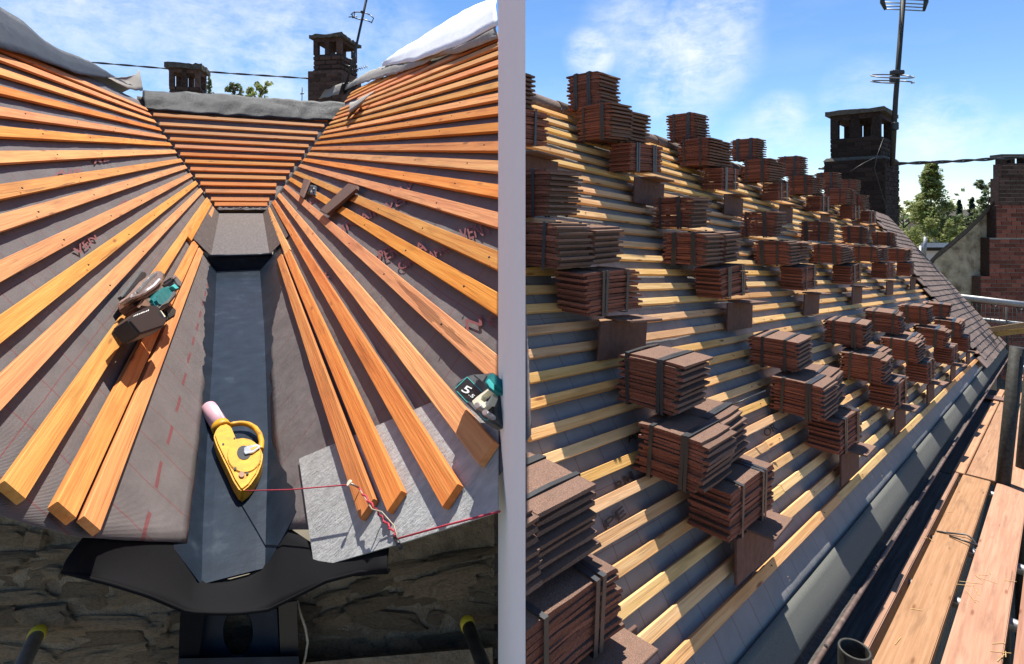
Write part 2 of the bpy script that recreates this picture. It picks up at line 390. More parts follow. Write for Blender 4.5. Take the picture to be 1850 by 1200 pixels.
def leafmat(name, c, tr=.5):
    m, t, b = mat(name, rough=.55, spec=.3)
    g = t.nodes.new('ShaderNodeNewGeometry')
    h = t.nodes.new('ShaderNodeHueSaturation'); h.inputs['Color'].default_value = (*c, 1)
    t.links.new(M('ADD', M('MULTIPLY', g.outputs['Random Per Island'], 1.0, t), .5, t), h.inputs['Value'])
    t.links.new(M('ADD', M('MULTIPLY', g.outputs['Random Per Island'], .05, t), .475, t), h.inputs['Hue'])
    t.links.new(h.outputs[0], b.inputs['Base Color'])
    ts = t.nodes.new('ShaderNodeBsdfTranslucent'); t.links.new(h.outputs[0], ts.inputs['Color'])
    mx = t.nodes.new('ShaderNodeMixShader'); mx.inputs[0].default_value = tr
    out = t.nodes['Material Output']
    t.links.new(b.outputs[0], mx.inputs[1]); t.links.new(ts.outputs[0], mx.inputs[2]); t.links.new(mx.outputs[0], out.inputs['Surface'])
    return m
M_LEAF1 = leafmat('light_leaf', (.29, .32, .10), .58)
M_LEAF2 = leafmat('mid_leaf', (.15, .185, .07))
M_LEAF3 = leafmat('dark_needle', (.028, .05, .024), .25)

# ------------------------------------------------------------------ ground and far land
def lerp(a, b, t): return a + (b - a) * t
def plines(pts, x):
    """piecewise linear y(x)"""
    if x <= pts[0][0]: return pts[0][1]
    for (x0, y0), (x1, y1) in zip(pts, pts[1:]):
        if x <= x1: return lerp(y0, y1, (x - x0) / (x1 - x0))
    return pts[-1][1]
g = MB()
n_ = 40
g.grid([[V((lerp(-900, 900, i / n_), lerp(-60, 1500, j / n_), -5.0 + 3.5 * noise.noise(V((i * .23, j * .23, 0))) * max(0, j / n_ - .06))) for i in range(n_ + 1)] for j in range(n_ + 1)])
tag(g.build('ground', M_GROUND, None, WM), kind='structure')

for p in (R, L, Q):
    p.sg = -1.0 if p.flip() else 1.0
    p.m = frame(p.P(0, 0, 0), p.e, p.u * p.sg, p.n)
def loc(p, a, b, h=0.0): return V((a, p.sg * b, h))

def coons(lower, upper, left, right, na, nb, fn):
    """lower/upper: curves c(t) for t in 0..1; left/right: curves c(s)."""
    rows = []
    for j in range(nb + 1):
        s = j / nb; row = []
        for i in range(na + 1):
            t = i / na
            p = lower(t) * (1 - s) + upper(t) * s + left(s) * (1 - t) + right(s) * t \
                - (lower(0) * (1 - t) * (1 - s) + lower(1) * t * (1 - s) + upper(0) * (1 - t) * s + upper(1) * t * s)
            row.append(fn(p.x, p.y))
        rows.append(row)
    return rows
def curve(pts):
    pts = [V(p) for p in pts]; ln = [0]
    for a, b in zip(pts, pts[1:]): ln.append(ln[-1] + (b - a).length)
    T = ln[-1]
    def c(t):
        d = t * T
        for i in range(len(pts) - 1):
            if d <= ln[i + 1] or i == len(pts) - 2:
                return pts[i].lerp(pts[i + 1], (d - ln[i]) / max(1e-9, ln[i + 1] - ln[i]))
    return c
def sheet_h(a, b, gauge=.1, sag=.006):
    return -.004 - sag * (.6 + .6 * noise.noise(V((a * 2.1, b * 5, 1.7)))) - .006 * (1 - abs(noise.noise(V((a * 3.3, b * 4 + a, 4.2))))) * .5 - .003 * abs(noise.noise(V((a * 9, b * 13, 2.2))))

def batten(root, p, a0, a1, btop, wd, th, m, name='batten', seg=.6, h0=0.0):
    ln = a1 - a0; k = max(1, int(ln / seg)); mb = MB(); rows = []
    sd = random.random() * 100
    for i in range(k + 1):
        x = -ln / 2 + ln * i / k
        dy = .0022 * noise.noise(V((x * .8, sd, 0))); dz = .0015 * noise.noise(V((x * .8, sd, 5))) + .0015
        c = min(.0016, th * .07)
        rows.append([V((x, y + dy, z + dz)) for y, z in ((-wd / 2 + c, 0), (wd / 2 - c, 0), (wd / 2, c), (wd / 2, th - c), (wd / 2 - c, th), (-wd / 2 + c, th), (-wd / 2, th - c), (-wd / 2, c))])
    vs = [[mb.bm.verts.new(q) for q in r] for r in rows]
    for A, B in zip(vs, vs[1:]):
        for q in range(8): mb.bm.faces.new([A[q], A[(q + 1) % 8], B[(q + 1) % 8], B[q]])
    mb.bm.faces.new(list(reversed(vs[0]))); mb.bm.faces.new(vs[-1])
    o = mb.build(name, m, root, Matrix.Translation(loc(p, (a0 + a1) / 2, btop - wd / 2, h0)) @ Matrix.Rotation(p.sg * random.uniform(-.0008, .0008), 4, 'Z'))
    return o

# ------------------------------------------------------------------ RIGHT: the steep roof slope
E_ = V((R.e.x, R.e.y, 0)).normalized()
PD = V((E_.y, -E_.x, 0))                  # level, straight out from the eaves
roof = thing('steep_roof', 'steep battened roof slope in grey membrane loaded with stacked brown tiles', 'roof', R.m)
def ra0(b): return 1.327 + .526 * b       # where the slope meets the white divider
RB0, GA = -.5346, .10
rowsR = coons(curve([(ra0(-.72) - .1, -.72), (12.4, -.72)]), curve([(ra0(2.36), 2.36), (14.2, 2.36)]),
              curve([(ra0(-.72) - .1, -.72), (ra0(2.36), 2.36)]), curve([(12.4, -.72), (14.2, 2.36)]), 150, 62,
              lambda a, b: loc(R, a, b, sheet_h(a, b) - .010 * max(0, math.sin(math.pi * ((b - RB0) / GA))) * .5 - .004 * max(0, noise.noise(V((a * 1.2, 3, 0))))))
mb = MB(); mb.grid(rowsR); solidify(mb.build('underlay', M_MEMR, roof), .002)
# boarding under the sheet, and the slope beyond the ridge
mb = MB()
mb.prism([loc(R, ra0(-.7), -.70, -.16), loc(R, 14.6, -.70, -.16), loc(R, 14.2, 2.34, -.16), loc(R, ra0(2.34), 2.34, -.16)],
         [loc(R, ra0(-.7), -.70, -.03), loc(R, 14.6, -.70, -.03), loc(R, 14.2, 2.34, -.03), loc(R, ra0(2.34), 2.34, -.03)])
mb.build('boarding', M_OLDB, roof)
rows = []
for i in range(29):
    b = RB0 + GA * i
    a = ra0(b) + .06; end = 11.35 + random.uniform(-.08, .05) if i > 1 else (12.15 if i == 0 else 11.6)
    if i >= 24: end = 13.3
    cuts = [a]; x = a + random.uniform(1.5, 4.8)
    while x < end - 1.0: cuts.append(x); x += random.uniform(4.0, 5.2)
    cuts.append(end)
    for c0, c1 in zip(cuts, cuts[1:]):
        batten(roof, R, c0 + .0015, c1 - .0015, b + random.uniform(-.003, .003), .039, .022, M_BATR)
# ridge tiles
for k in range(25):
    a = ra0(2.34) + .05 + k * .46
    mb = MB(); rr = []
    for x in (0, .45):
        rr.append([V((x, math.cos(t) * .06, math.sin(t) * .035 + (.008 if x == 0 else 0))) for t in [math.pi * q / 6 for q in range(7)]])
    mb.grid(rr)
    o = mb.build('ridge_tile', M_LAID, roof, Matrix.Translation(loc(R, a, 2.375, -.01))); solidify(o, .014)
# laid tiles at the far verge
def verge(b): return 13.84 + (2.16 - b) * .47
lt = []
for v in range(4):
    mb = MB(); wd_, lg = .285, .165
    rr = []
    for j in range(3):
        y = -lg * j / 2
        rr.append([V((wd_ * i / 2, y + (random.uniform(-.004, .004) if j == 2 else 0), .014 + .014 * j / 2 + (.004 if i == 1 else 0))) for i in range(3)])
    mb.grid(rr, smooth=False)
    top = list(mb.bm.faces); r_ = bmesh.ops.extrude_face_region(mb.bm, geom=top)
    for e_ in r_['geom']:
        if isinstance(e_, bmesh.types.BMVert): e_.co.z -= .013
    lt.append(mb.mesh('laid_tile', M_LAID))
for i in range(30):
    b = RB0 - .13 + GA * i
    a = {True: 10.9 + .28 * (i % 3), False: 11.15 + .15 * (i % 2)}[i < 4] + max(0, .09 * (i - 12)) * .6
    a1 = verge(b)
    a += (i % 2) * .1425
    while a < a1 - .08:
        s_ = min(1.0, (a1 - a) / .29)
        o = link('laid_tile', random.choice(lt), roof, Matrix.Translation(loc(R, a, b + .13 + random.uniform(-.004, .004), .018 + .03)) @ Matrix.Rotation(random.uniform(-.006, .006), 4, 'Z') @ Matrix.Rotation(-.02, 4, 'X') @ Matrix.Scale(s_, 4, V((1, 0, 0))) @ Matrix.Scale(R.sg, 4, V((0, 1, 0))))
        a += .288
# eaves felt strip, fascia
mb = MB()
mb.grid([[loc(R, lerp(.75, 15.2, i / 60), bb, hh + .004 * noise.noise(V((i * .7, bb * 9, 2)))) for i in range(61)] for bb, hh in ((-.700, .003), (-.735, .004), (-.77, .004), (-.835, .003), (-.848, -.004))])
solidify(mb.build('eaves_strip', M_FELT, roof), .003)
mb = MB(); mb.prism([loc(R, .75, -.845, -.20), loc(R, 15.2, -.845, -.20), loc(R, 15.2, -.80, -.20), loc(R, .75, -.80, -.20)],
                    [loc(R, .75, -.845, -.02), loc(R, 15.2, -.845, -.02), loc(R, 15.2, -.80, -.02), loc(R, .75, -.80, -.02)])
mb.build('fascia', M_DKSTEEL, roof)
# print on the membrane that shows between the battens
def lettering(root, p, txt, x0, y0, x1, y1, size, m, h=.0012, name='printed_lettering', hpx=None):
    """print on a surface: text fitted between two photograph points on the plane, letters hpx pixels tall there"""
    cu = bpy.data.curves.new('lettering', 'FONT'); cu.body = txt; cu.size = 1.0; cu.resolution_u = 3; cu.shear = .15; cu.offset = .012
    tmp = bpy.data.objects.new('lettering', cu); COL.objects.link(tmp); bpy.context.view_layer.update()
    me = bpy.data.meshes.new_from_object(tmp); bpy.data.objects.remove(tmp); bpy.data.curves.remove(cu)
    xs_ = [v.co.x for v in me.vertices]; w0, w1 = min(xs_), max(xs_); hy = .72
    dx, dy = x1 - x0, y1 - y0; ln_ = math.hypot(dx, dy); hp_ = hpx or 26
    hp_ *= .82; ux_, uy_ = dy / ln_ * hp_, -dx / ln_ * hp_
    A, B, C_ = V(p.uv(x0, y0, h)), V(p.uv(x1, y1, h)), V(p.uv(x0 + ux_, y0 + uy_, h))
    for v in me.vertices:
        q = A + (B - A) * ((v.co.x - w0) / (w1 - w0)) + (C_ - A) * (v.co.y / hy)
        v.co = loc(p, q.x, q.y, h + v.co.z)
    me.materials.clear(); me.materials.append(m)
    o = bpy.data.objects.new(name, me); COL.objects.link(o); o.parent = root
    return o

# walls of the house under the steep slope, and the gutter along it
def eave(a, out=0.0, up=0.0): return R.P(a, -.84, 0) + PD * out + UP * up
hw = thing('house_wall', 'rendered house wall below the eaves of the steep tiled roof', 'wall', WM)
mb = MB(); a0_, a1_ = 1.0, 15.0
p0, p1 = eave(a0_, -.16, -.12), eave(a1_, -.16, -.12)
bz = -CZ
mb.prism([V((p0.x, p0.y, bz)), V((p1.x, p1.y, bz)), V((p1.x, p1.y, bz)) - PD * .3, V((p0.x, p0.y, bz)) - PD * .3], [p0, p1, p1 - PD * .3, p0 - PD * .3])
mb.build('wall_face', M_MORTAR, hw)
gut = thing('roof_gutter', 'brown half-round gutter running under the eaves of the steep roof', 'gutter', WM)
def gpt(a, th, r=.036): return eave(a, .014, -.03) + PD * (r * math.cos(th)) + UP * (r * math.sin(th))
mb = MB(); mb.grid([[gpt(lerp(.9, 15.0, i / 30), math.pi + math.pi * k / 8, .035) for k in range(9)] for i in range(31)])
solidify(mb.build('trough', M_BOARDD, gut), .004)  # dark colour stands in for the shade inside the trough
mb = MB(); mb.tube([gpt(lerp(.9, 15.0, i / 30), 0, .036) + UP * (.004 * noise.noise(V((i * .5, 0, 0)))) for i in range(31)], .010, 8)
mb.build('gutter_rim', M_RUST, gut)
for a in (2.7, 4.4, 6.1, 7.8, 9.5, 11.2):
    mb = MB(); mb.tube([gpt(a, math.pi * q, .040) for q in (1.0, 1.2, 1.4, 1.6, 1.8, 2.0, 2.12)], .007, 6); mb.build('gutter_bracket', M_BLACK, gut)
mb = MB(); rr = []
for i in range(60):
    a = lerp(1.0, 14.5, i / 59); rr.append([gpt(a, math.pi * 1.5, .032) + PD * ((k - 2) * .012) + UP * (.012 * noise.noise(V((a * 6, k, 3)))) for k in range(5)])
mb.grid(rr); o = mb.build('debris', M_BOARDD, gut); o['kind'] = 'stuff'

# ------------------------------------------------------------------ LEFT: the valley between two slopes
eL = L.e.copy(); tV = V((eL.y, -eL.x, 0)).normalized(); wV = tV.cross(eL)
def VFp(a, t, w_): return eL * a + tV * t + wV * w_
mL0, mL1, mQ0, mQ1 = L.hit(380, 365), L.hit(257, 185), Q.hit(495, 370), Q.hit(612, 205)
m0 = (mL0 + mQ0) / 2; m1 = (mL1 + mQ1) / 2
uB = m1 - m0; uB -= tV * uB.dot(tV); uB.normalize(); nB = tV.cross(uB)
if nB.y > 0: nB = -nB
def Bhit(x, y, h=0.0):
    r = ray(x, y); return r * ((nB.dot(m0) + h) / nB.dot(r))
vroof = thing('valley_roof', 'two battened roof slopes and a short back slope meeting over a central gutter', 'roof', WM)
def aback(p, b):                           # distance along the batten at which a slope reaches the back slope
    p0 = p.P(0, b); return (m0 - p0).dot(nB) / p.e.dot(nB)
def l_eave(b): return plines([(-.75, 1.46), (-.70, 1.43), (-.435, 1.19), (-.284, 1.10), (1.3, .95)], b)
def q_left(b): return max(plines([(-.70, 1.41), (-.447, 1.10), (-.377, 1.016), (-.247, .866), (1.5, -.9)], b), .985 + 1.393 * b)
def slope_empty(name, m):
    o = bpy.data.objects.new(name, None); COL.objects.link(o); o.parent = vroof; o.matrix_basis = WM.inverted() @ m; return o
sL = slope_empty('shaded_slope', L.m); sQ = slope_empty('sunny_slope', Q.m)
mBk = frame(m0, tV, uB, tV.cross(uB)); sB = slope_empty('back_slope', mBk)
def mesh_sheet(root, p, low, high, lf, rt, na, nb, m):
    mb = MB(); mb.grid(coons(curve(low), curve(high), curve(lf), curve(rt), na, nb, lambda a, b: loc(p, a, b, sheet_h(a, b, sag=.005))))
    o = mb.build('underlay', m, root); solidify(o, .002); return o
LT, QT = 1.10, 1.45
lowL = [(1.435, -.704), (1.9, -.695), (3.0, -.662), (4.35, -.606), (4.5, -.55), (5.2, -.49), (aback(L, -.44), -.44)]
mesh_sheet(sL, L, lowL, [(l_eave(LT), LT), (aback(L, LT), LT)], [(1.435, -.704)] + [(l_eave(b), b) for b in (-.6, -.435, -.284, .2, .7, LT)], [(aback(L, -.44), -.44), (aback(L, LT), LT)], 110, 60, M_MEML)
lowQ = [(1.41, -.698), (1.9, -.70), (2.97, -.655), (4.3, -.60), (4.5, -.50), (5.1, -.42), (aback(Q, -.40), -.40)]
mesh_sheet(sQ, Q, lowQ, [(q_left(QT) - .02, QT), (aback(Q, QT), QT)], [(1.41, -.698)] + [(q_left(b) - .045, b) for b in (-.5, -.377, -.25, -.1, .0, .3, .8, QT)], [(aback(Q, -.40), -.40), (aback(Q, QT), QT)], 110, 60, M_MEMQ)
def bx(b): return [((V(pl.P(aback(pl, bb), bb)) - m0).dot(tV)) for pl, bb in ((L, 0), (Q, 0))]
def bedge(pl, zb):                         # where the back slope meets a side slope, at distance zb up the back slope
    o = m0 + uB * zb; return (-pl.D - pl.n.dot(o)) / pl.n.dot(tV)
BTOP = 1.75
mb = MB(); mb.grid([[V((lerp(bedge(L, zb), bedge(Q, zb), i / 24), zb, sheet_h(i * .1, zb))) for i in range(25)] for zb in [lerp(-.10, BTOP, j / 24) for j in range(25)]])
solidify(mb.build('underlay', M_MEML, sB), .002)
# solid boarding under each slope
def backing(root, corners, d0, d1):
    mb = MB(); mb.prism([c + V((0, 0, -d1)) for c in corners], [c + V((0, 0, -d0)) for c in corners]); mb.build('boarding', M_OLDB, root)
backing(sL, [loc(L, 1.7, -.60), loc(L, l_eave(-.25) + .2, -.28), loc(L, 1.2, LT), loc(L, aback(L, LT) + .05, LT), loc(L, aback(L, -.43) + .1, -.43), loc(L, 4.5, -.54)], .022, .10)
backing(sQ, [loc(Q, 1.7, -.60), loc(Q, 1.25, -.30), loc(Q, q_left(-.1) + .15, -.10), loc(Q, q_left(QT), QT), loc(Q, aback(Q, QT) + .05, QT), loc(Q, aback(Q, -.40) + .1, -.40), loc(Q, 4.5, -.5)], .022, .06)
backing(sB, [V((bedge(L, -.05), -.05, 0)), V((bedge(Q, -.05), -.05, 0)), V((bedge(Q, BTOP), BTOP, 0)), V((bedge(L, BTOP), BTOP, 0))], .022, .10)
BW, BT = .046, .015
for y in (85, 103, 128, 160, 197, 233, 277, 337, 390, 470, 566, 673, 824):
    b = L.uv(0, y)[1]
    a1 = aback(L, b) - .05
    a0 = l_eave(b) + .012
    if y == 824: b = L.uv(47, 800)[1]; a0 = L.uv(14, 903)[0]
    batten(sL, L, a0, a1, b, BW, BT, M_BAT)
bq, br, bs = L.uv(149, 800)[1], L.uv(200, 800)[1], L.uv(352, 400)[1]
batten(sL, L, L.uv(100, 935)[0], L.uv(347, 440)[0], bq, .046, .019, M_BAT)
batten(sL, L, L.uv(155, 960)[0], L.uv(358, 452)[0], br, .043, .015, M_BAT)
batten(sL, L, L.uv(337, 432)[0], aback(L, bs) - .05, bs, BW, BT, M_BAT)
batten(sL, L, L.uv(352, 400)[0] + 1.0, aback(L, bs - .07) - .05, bs - .07, .05, BT, M_BAT)
qb = [Q.uv(900, y)[1] for y in (68, 82, 97, 113, 131, 152, 173, 197, 227, 260, 295, 338, 388, 457, 533, 641)]
for i, b in enumerate(qb):
    a0, a1 = q_left(b), aback(Q, b) - random.uniform(.03, .10)
    if i == 0: a1 = 7.2
    if i in (11, 12):                      # two courses left open under the loose slates
        gaps = {11: [(548, 345), (553, 333)], 12: [(548, 357), (556, 350)]}[i]
    batten(sQ, Q, a0, a1, b, BW, BT, M_BAT)
b1 = Q.uv(813, 700)[1]; batten(sQ, Q, q_left(b1) + .075, aback(Q, b1) - .05, b1, BW, BT, M_BAT)
b2 = Q.uv(787, 800)[1]; batten(sQ, Q, Q.uv(838, 884)[0], aback(Q, b2) - .05, b2, BW, BT, M_BAT)
b3 = Q.uv(693, 800)[1]; batten(sQ, Q, Q.uv(728, 905)[0], Q.uv(521, 453)[0], b3, BW, BT, M_BAT)
b4 = Q.uv(644, 800)[1]; batten(sQ, Q, Q.uv(678, 918)[0], Q.uv(508, 466)[0], b4, BW, BT, M_BAT)
b5 = Q.uv(512, 400)[1] - .05; batten(sQ, Q, Q.uv(531, 448)[0], aback(Q, b5) - .05, b5, .048, BT, M_BAT)
def bzb(y): return (Bhit(440, y) - m0).dot(uB)
for y in (205, 217, 232, 244, 257, 269, 282, 294, 307, 319, 332, 345, 359, 368):
    zb = bzb(y)
    x0, x1 = bedge(L, zb) + .05, bedge(Q, zb) - random.uniform(.05, .12)
    mb = MB(); ln = x1 - x0; th = .022; wd = .055 if y > 355 else .055
    mb.box(-ln / 2, ln / 2, -wd, 0, 0, th); mb.bevel(.0022)
    mb.build('batten', M_BAT, sB, Matrix.Translation(((x0 + x1) / 2, zb, .002)) @ Matrix.Rotation(random.uniform(-.002, .002), 4, 'Z'))
# membrane print on the sunny slope
for txt, x0, y0, x1, y1, hp_ in (('PERM', 686, 474, 742, 452, 25), ('A', 752, 460, 772, 452, 25), ('VENT', 835, 436, 892, 420, 28), ('GR', 722, 488, 752, 476, 18), ('APHITE', 776, 470, 830, 446, 18), ('N', 842, 597, 876, 586, 24), ('E', 882, 588, 897, 586, 20),
                               ('IN', 620, 420, 650, 404, 16), ('AIR', 652, 402, 690, 384, 17), ('VEN', 700, 380, 752, 360, 17), ('R', 580, 508, 596, 500, 14), ('AV', 716, 350, 750, 340, 13), ('PE', 560, 372, 584, 362, 10)):
    lettering(sQ, Q, txt, x0, y0, x1, y1, 0, M_PRINT, hpx=hp_)
for txt, x0, y0, x1, y1, hp_ in (('VEN', 142, 462, 178, 430, 20), ('PERM', 205, 392, 232, 366, 14), ('AIR', 95, 318, 150, 312, 12), ('MA', 45, 240, 80, 240, 10), ('RE', 170, 296, 200, 290, 9)):
    lettering(sL, L, txt, x0, y0, x1, y1, 0, M_PRINT, hpx=hp_)
for txt, x0, y0, x1, y1, hp_ in (('PE', 1098, 958, 1135, 926, 22), ('RM', 1118, 888, 1150, 862, 20), ('OR', 1385, 790, 1405, 775, 18), ('AV', 1135, 800, 1165, 785, 18)):
    lettering(roof, R, txt, x0, y0, x1, y1, 0, M_BLACKPRINT, hpx=hp_)

# the gutter liner
gv = thing('valley_gutter', 'dark lined valley gutter with a step, running up between the two battened slopes', 'gutter', frame(V((0, 0, 0)), eL, -tV, wV))
def gl(a, t, w_): return V((a, -t, w_))
fl = [(1.33, -.084, .052), (1.5, -.092, .060), (1.93, -.104, .082), (3.0, -.126, .106), (4.40, -.164, .121)]
def gw(a): return lerp(-.985, -.868, (a - 1.28) / 3.12)
mb = MB(); rr = []
for i in range(41):
    a = lerp(1.335, 4.40, i / 40); tl = plines([(q[0], q[1]) for q in fl], a); tr = plines([(q[0], q[2]) for q in fl], a)
    wg = max(.02, min(1.0, (a - 1.335) / .13))
    row = [gl(a, tl - .14 * wg, gw(a) + .168 * wg), gl(a, tl - .0005, gw(a) + .002)]
    row += [gl(a, lerp(tl, tr, k / 6), gw(a) + .0006 * noise.noise(V((a * 3, k * .5, 0)))) for k in range(7)]
    row += [gl(a, tr + .0005, gw(a) + .002), gl(a, tr + .14 * wg, gw(a) + .155 * wg)]
    rr.append(row)
mb.grid(rr, smooth=False); solidify(mb.build('lower_liner', M_LEAD, gv), .004)
def gw2(a): return lerp(-.765, -.718, (a - 4.42) / 2.9)
mb = MB(); rr = []
for i in range(31):
    a = lerp(4.42, 7.45, i / 30); tl = lerp(-.20, -.235, i / 30); tr = lerp(.185, .225, i / 30)
    row = [gl(a, tl - .12, gw2(a) + .14), gl(a, tl - .0005, gw2(a) + .002)]
    row += [gl(a, lerp(tl, tr, k / 6), gw2(a) + .003 * noise.noise(V((a * 4, k, 7)))) for k in range(7)]
    row += [gl(a, tr + .02, gw2(a) + .02 + .006 * noise.noise(V((a * 9, 1, 0)))), gl(a, tr + .13, gw2(a) + .135)]
    rr.append(row)
mb.grid(rr, smooth=False); solidify(mb.build('upper_liner', M_LEAD2, gv), .004)
mb = MB(); mb.prism([gl(4.40, -.25, -.93), gl(4.40, .25, -.93), gl(4.42, .25, -.93), gl(4.42, -.25, -.93)], [gl(4.40, -.25, gw2(4.42)), gl(4.40, .25, gw2(4.42)), gl(4.42, .25, gw2(4.42)), gl(4.42, -.25, gw2(4.42))])
mb.build('step_face', M_LEAD, gv)
mb = MB(); mb.tube([gl(4.385, -.215, gw2(4.42) + .005), gl(4.385, -.1, gw2(4.42) + .004), gl(4.385, .1, gw2(4.42) + .004), gl(4.385, .20, gw2(4.42) + .006)], .012, 8)
mb.build('step_roll', M_LEAD, gv)
mb = MB()
for k in range(70):                        # droppings of mortar and plaster on the liner
    a = max(1.38, random.choice([random.gauss(1.5, .06), random.gauss(1.6, .2), random.uniform(1.4, 4.2)])); t = random.uniform(-.06, .06)
    s_ = random.uniform(.0008, .0035); c_ = gl(a, t, gw(a) + .002)
    mb.face([c_ + V((s_ * 2 * math.cos(q + random.random() * .4), s_ * math.sin(q), 0)) for q in (0, 1.0, 2.1, 3.1, 4.2, 5.2)])
for k in range(60):
    a, t = random.gauss(1.43, .012), random.gauss(-.048, .007); s_ = random.uniform(.0012, .0032); c_ = gl(a, t, gw(a) + .0025)
    mb.face([c_ + V((s_ * 2 * math.cos(q), s_ * math.sin(q), 0)) for q in (0, 1.0, 2.1, 3.1, 4.2, 5.2)])
o = mb.build('plaster_splashes', M_LABEL, gv); o['kind'] = 'stuff'
# torn flap of membrane over the head of the gutter
mb = MB(); rr = []
for j in range(6):
    rr.append([WM @ Bhit(lerp(392, 487, i / 16), 372 + j * 1.6 + (1.8 * noise.noise(V((i * .6, 0, 3))) if j > 2 else 0), .01 + .012 * abs(noise.noise(V((i * .5, j * .5, 9))))) for i in range(17)])
mb.grid(rr); o = mb.build('loose_flap', M_MEMQ, vroof, WM.inverted()); solidify(o, .002)

# eaves wall under the valley
wa, wc = VFp(1.50, -.36, -.6), VFp(1.24, .38, -.6)
wd_ = V((wc.x - wa.x, wc.y - wa.y, 0)).normalized(); wn = V((wd_.y, -wd_.x, 0))    # wn points out of the wall, towards the open side
wp0 = V((wa.x, wa.y, 0))
def Wh(x, y, out=0.0):
    r = ray(x, y); return r * ((wp0 + wn * out).dot(wn) / r.dot(wn))
sw = thing('stone_wall', 'old rubble stone wall in deep shade below the valley eaves', 'wall', WM)
mb = MB()
z_t = lambda x: {True: -.02, False: -.02}[True]
topl = [Wh(-900, 640), Wh(0, 840), Wh(165, 900), Wh(330, 1058), Wh(560, 1062), Wh(640, 985), Wh(720, 900), Wh(880, 840), Wh(893, 830)]
tl_ = [p.copy() for p in topl]; bl_ = [V((p.x, p.y, -CZ)) for p in topl]
mb.grid([bl_, tl_, [p - wn * .06 - UP * .05 for p in tl_], [p - wn * .06 for p in bl_]], smooth=False)
mb.build('mortar_core', M_MORTAR, sw)
stone_meshes = []
for k in range(8):
    bm_ = bmesh.new(); bmesh.ops.create_icosphere(bm_, subdivisions=3, radius=1.0)
    for v in bm_.verts:
        d = v.co.copy(); q = 1 + .42 * noise.noise(d * 1.3 + V((k * 7, 0, 0))) + .26 * noise.noise(d * 3.1 + V((0, k * 5, 0))) + .14 * noise.noise(d * 7 + V((k, 0, 0)))
        v.co = V((math.copysign(abs(d.x) ** .55, d.x), math.copysign(abs(d.y) ** .8, d.y), math.copysign(abs(d.z) ** .6, d.z))) * q
    me = bpy.data.meshes.new('stone'); bm_.to_mesh(me); bm_.free(); me.materials.append(M_STONE); stone_meshes.append(me)
ry = 925
while ry < 1235:
    hh = random.uniform(16, 44); x = -420 + random.uniform(-30, 0)
    while x < 860:
        wd__ = min(random.choice((random.uniform(26, 70), random.uniform(60, 170))), 905 - x)
        cx_, cy_ = x + wd__ / 2, ry + hh / 2 + random.uniform(-9, 9)
        top = plines([(-420, 800), (0, 922), (165, 982), (330, 1080), (560, 1080), (640, 1045), (720, 1010), (900, 955)], cx_)
        if cy_ - hh / 2 > top - 4:
            p = Wh(cx_, cy_, random.uniform(-.015, .004)); sc = p.y / F
            link('stone', random.choice(stone_meshes), sw, frame(p, wd_, -wn, UP) @ Matrix.Rotation(random.uniform(-.2, .2), 4, 'Y') @ Matrix.Diagonal((wd__ * sc * .52, random.uniform(.010, .022), hh * sc * .52 * random.uniform(.7, 1.2), 1)))
            link_m = COL.objects[-1]; link_m.matrix_basis = WM.inverted() @ link_m.matrix_basis
        x += wd__ * random.uniform(.92, 1.05)
    ry += hh * .95
# black rubber outlet lip: follows the eaves and turns down over the wall
top_e = [L.hit(158, 955, -.014), L.hit(250, 962, -.014), L.hit(340, 965, -.014), VFp(1.37, -.092, gw(1.34) + .004), VFp(1.34, -.04, gw(1.34) - .004), VFp(1.34, .03, gw(1.34) - .004), VFp(1.37, .062, gw(1.34) + .004), Q.hit(515, 945, -.014), Q.hit(575, 985, -.012), Q.hit(640, 990, -.012), Q.hit(704, 975, -.012)]
bot_e = [Wh(x, y, o_) for x, y, o_ in ((113, 1030, .25), (200, 1052, .235), (270, 1074, .22), (340, 1104, .19), (385, 1106, .17), (430, 1106, .165), (485, 1100, .17), (530, 1078, .19), (590, 1048, .23), (650, 1032, .27), (703, 1028, .31))]
lip = MB(); rr = []
for j in range(9):
    s_ = j / 8; row = []
    ct, cb = curve(top_e), curve(bot_e)
    for i in range(33):
        t = i / 32; p = ct(t).lerp(cb(t), s_) + wn * (.028 * math.sin(math.pi * min(1, s_ * 1.05))) - UP * .006 + UP * (.02 * math.sin(math.pi * s_) * (1 - abs(2 * t - 1)) * -.3)
        row.append(p)
    rr.append(row)
lip.grid(rr); o = lip.build('outlet_lip', M_RUBBER, gv, gv.matrix_basis.inverted() @ WM); solidify(o, .004)
lip = MB(); cb = curve(bot_e); lip.tube([cb(i / 40) + wn * .004 for i in range(41)], .0035, 6)
lip.build('lip_bead', M_RUBBER, gv, gv.matrix_basis.inverted() @ WM)

hop = thing('rainwater_hopper', 'black box hopper with a round outlet hole under the valley gutter', 'hopper', WM)
mb = MB()
fp = [Wh(372, 1100, .075), Wh(500, 1096, .075), Wh(505, 1186, .075), Wh(358, 1192, .075)]
cen = Wh(430, 1142, .075); ov = []; rc = []
def rect_pt(q):
    d = V((math.cos(q), math.sin(q)))
    pts2 = [(372, 1100), (500, 1096), (505, 1186), (358, 1192)]
    best = None
    for (x0, y0), (x1, y1) in zip(pts2, pts2[1:] + pts2[:1]):
        ex, ey = x1 - x0, y1 - y0; det = d.x * (-ey) + d.y * ex
        if abs(det) < 1e-9: continue
        rx, ry_ = x0 - 430, y0 - 1142
        t = (rx * (-ey) + ry_ * ex) / det; s_ = (d.x * ry_ - d.y * rx) / det
        if t > 0 and -1e-6 <= s_ <= 1 + 1e-6 and (best is None or t < best): best = t
    return (430 + d.x * best, 1142 + d.y * best)
angs = sorted([2 * math.pi * k / 36 for k in range(36)])
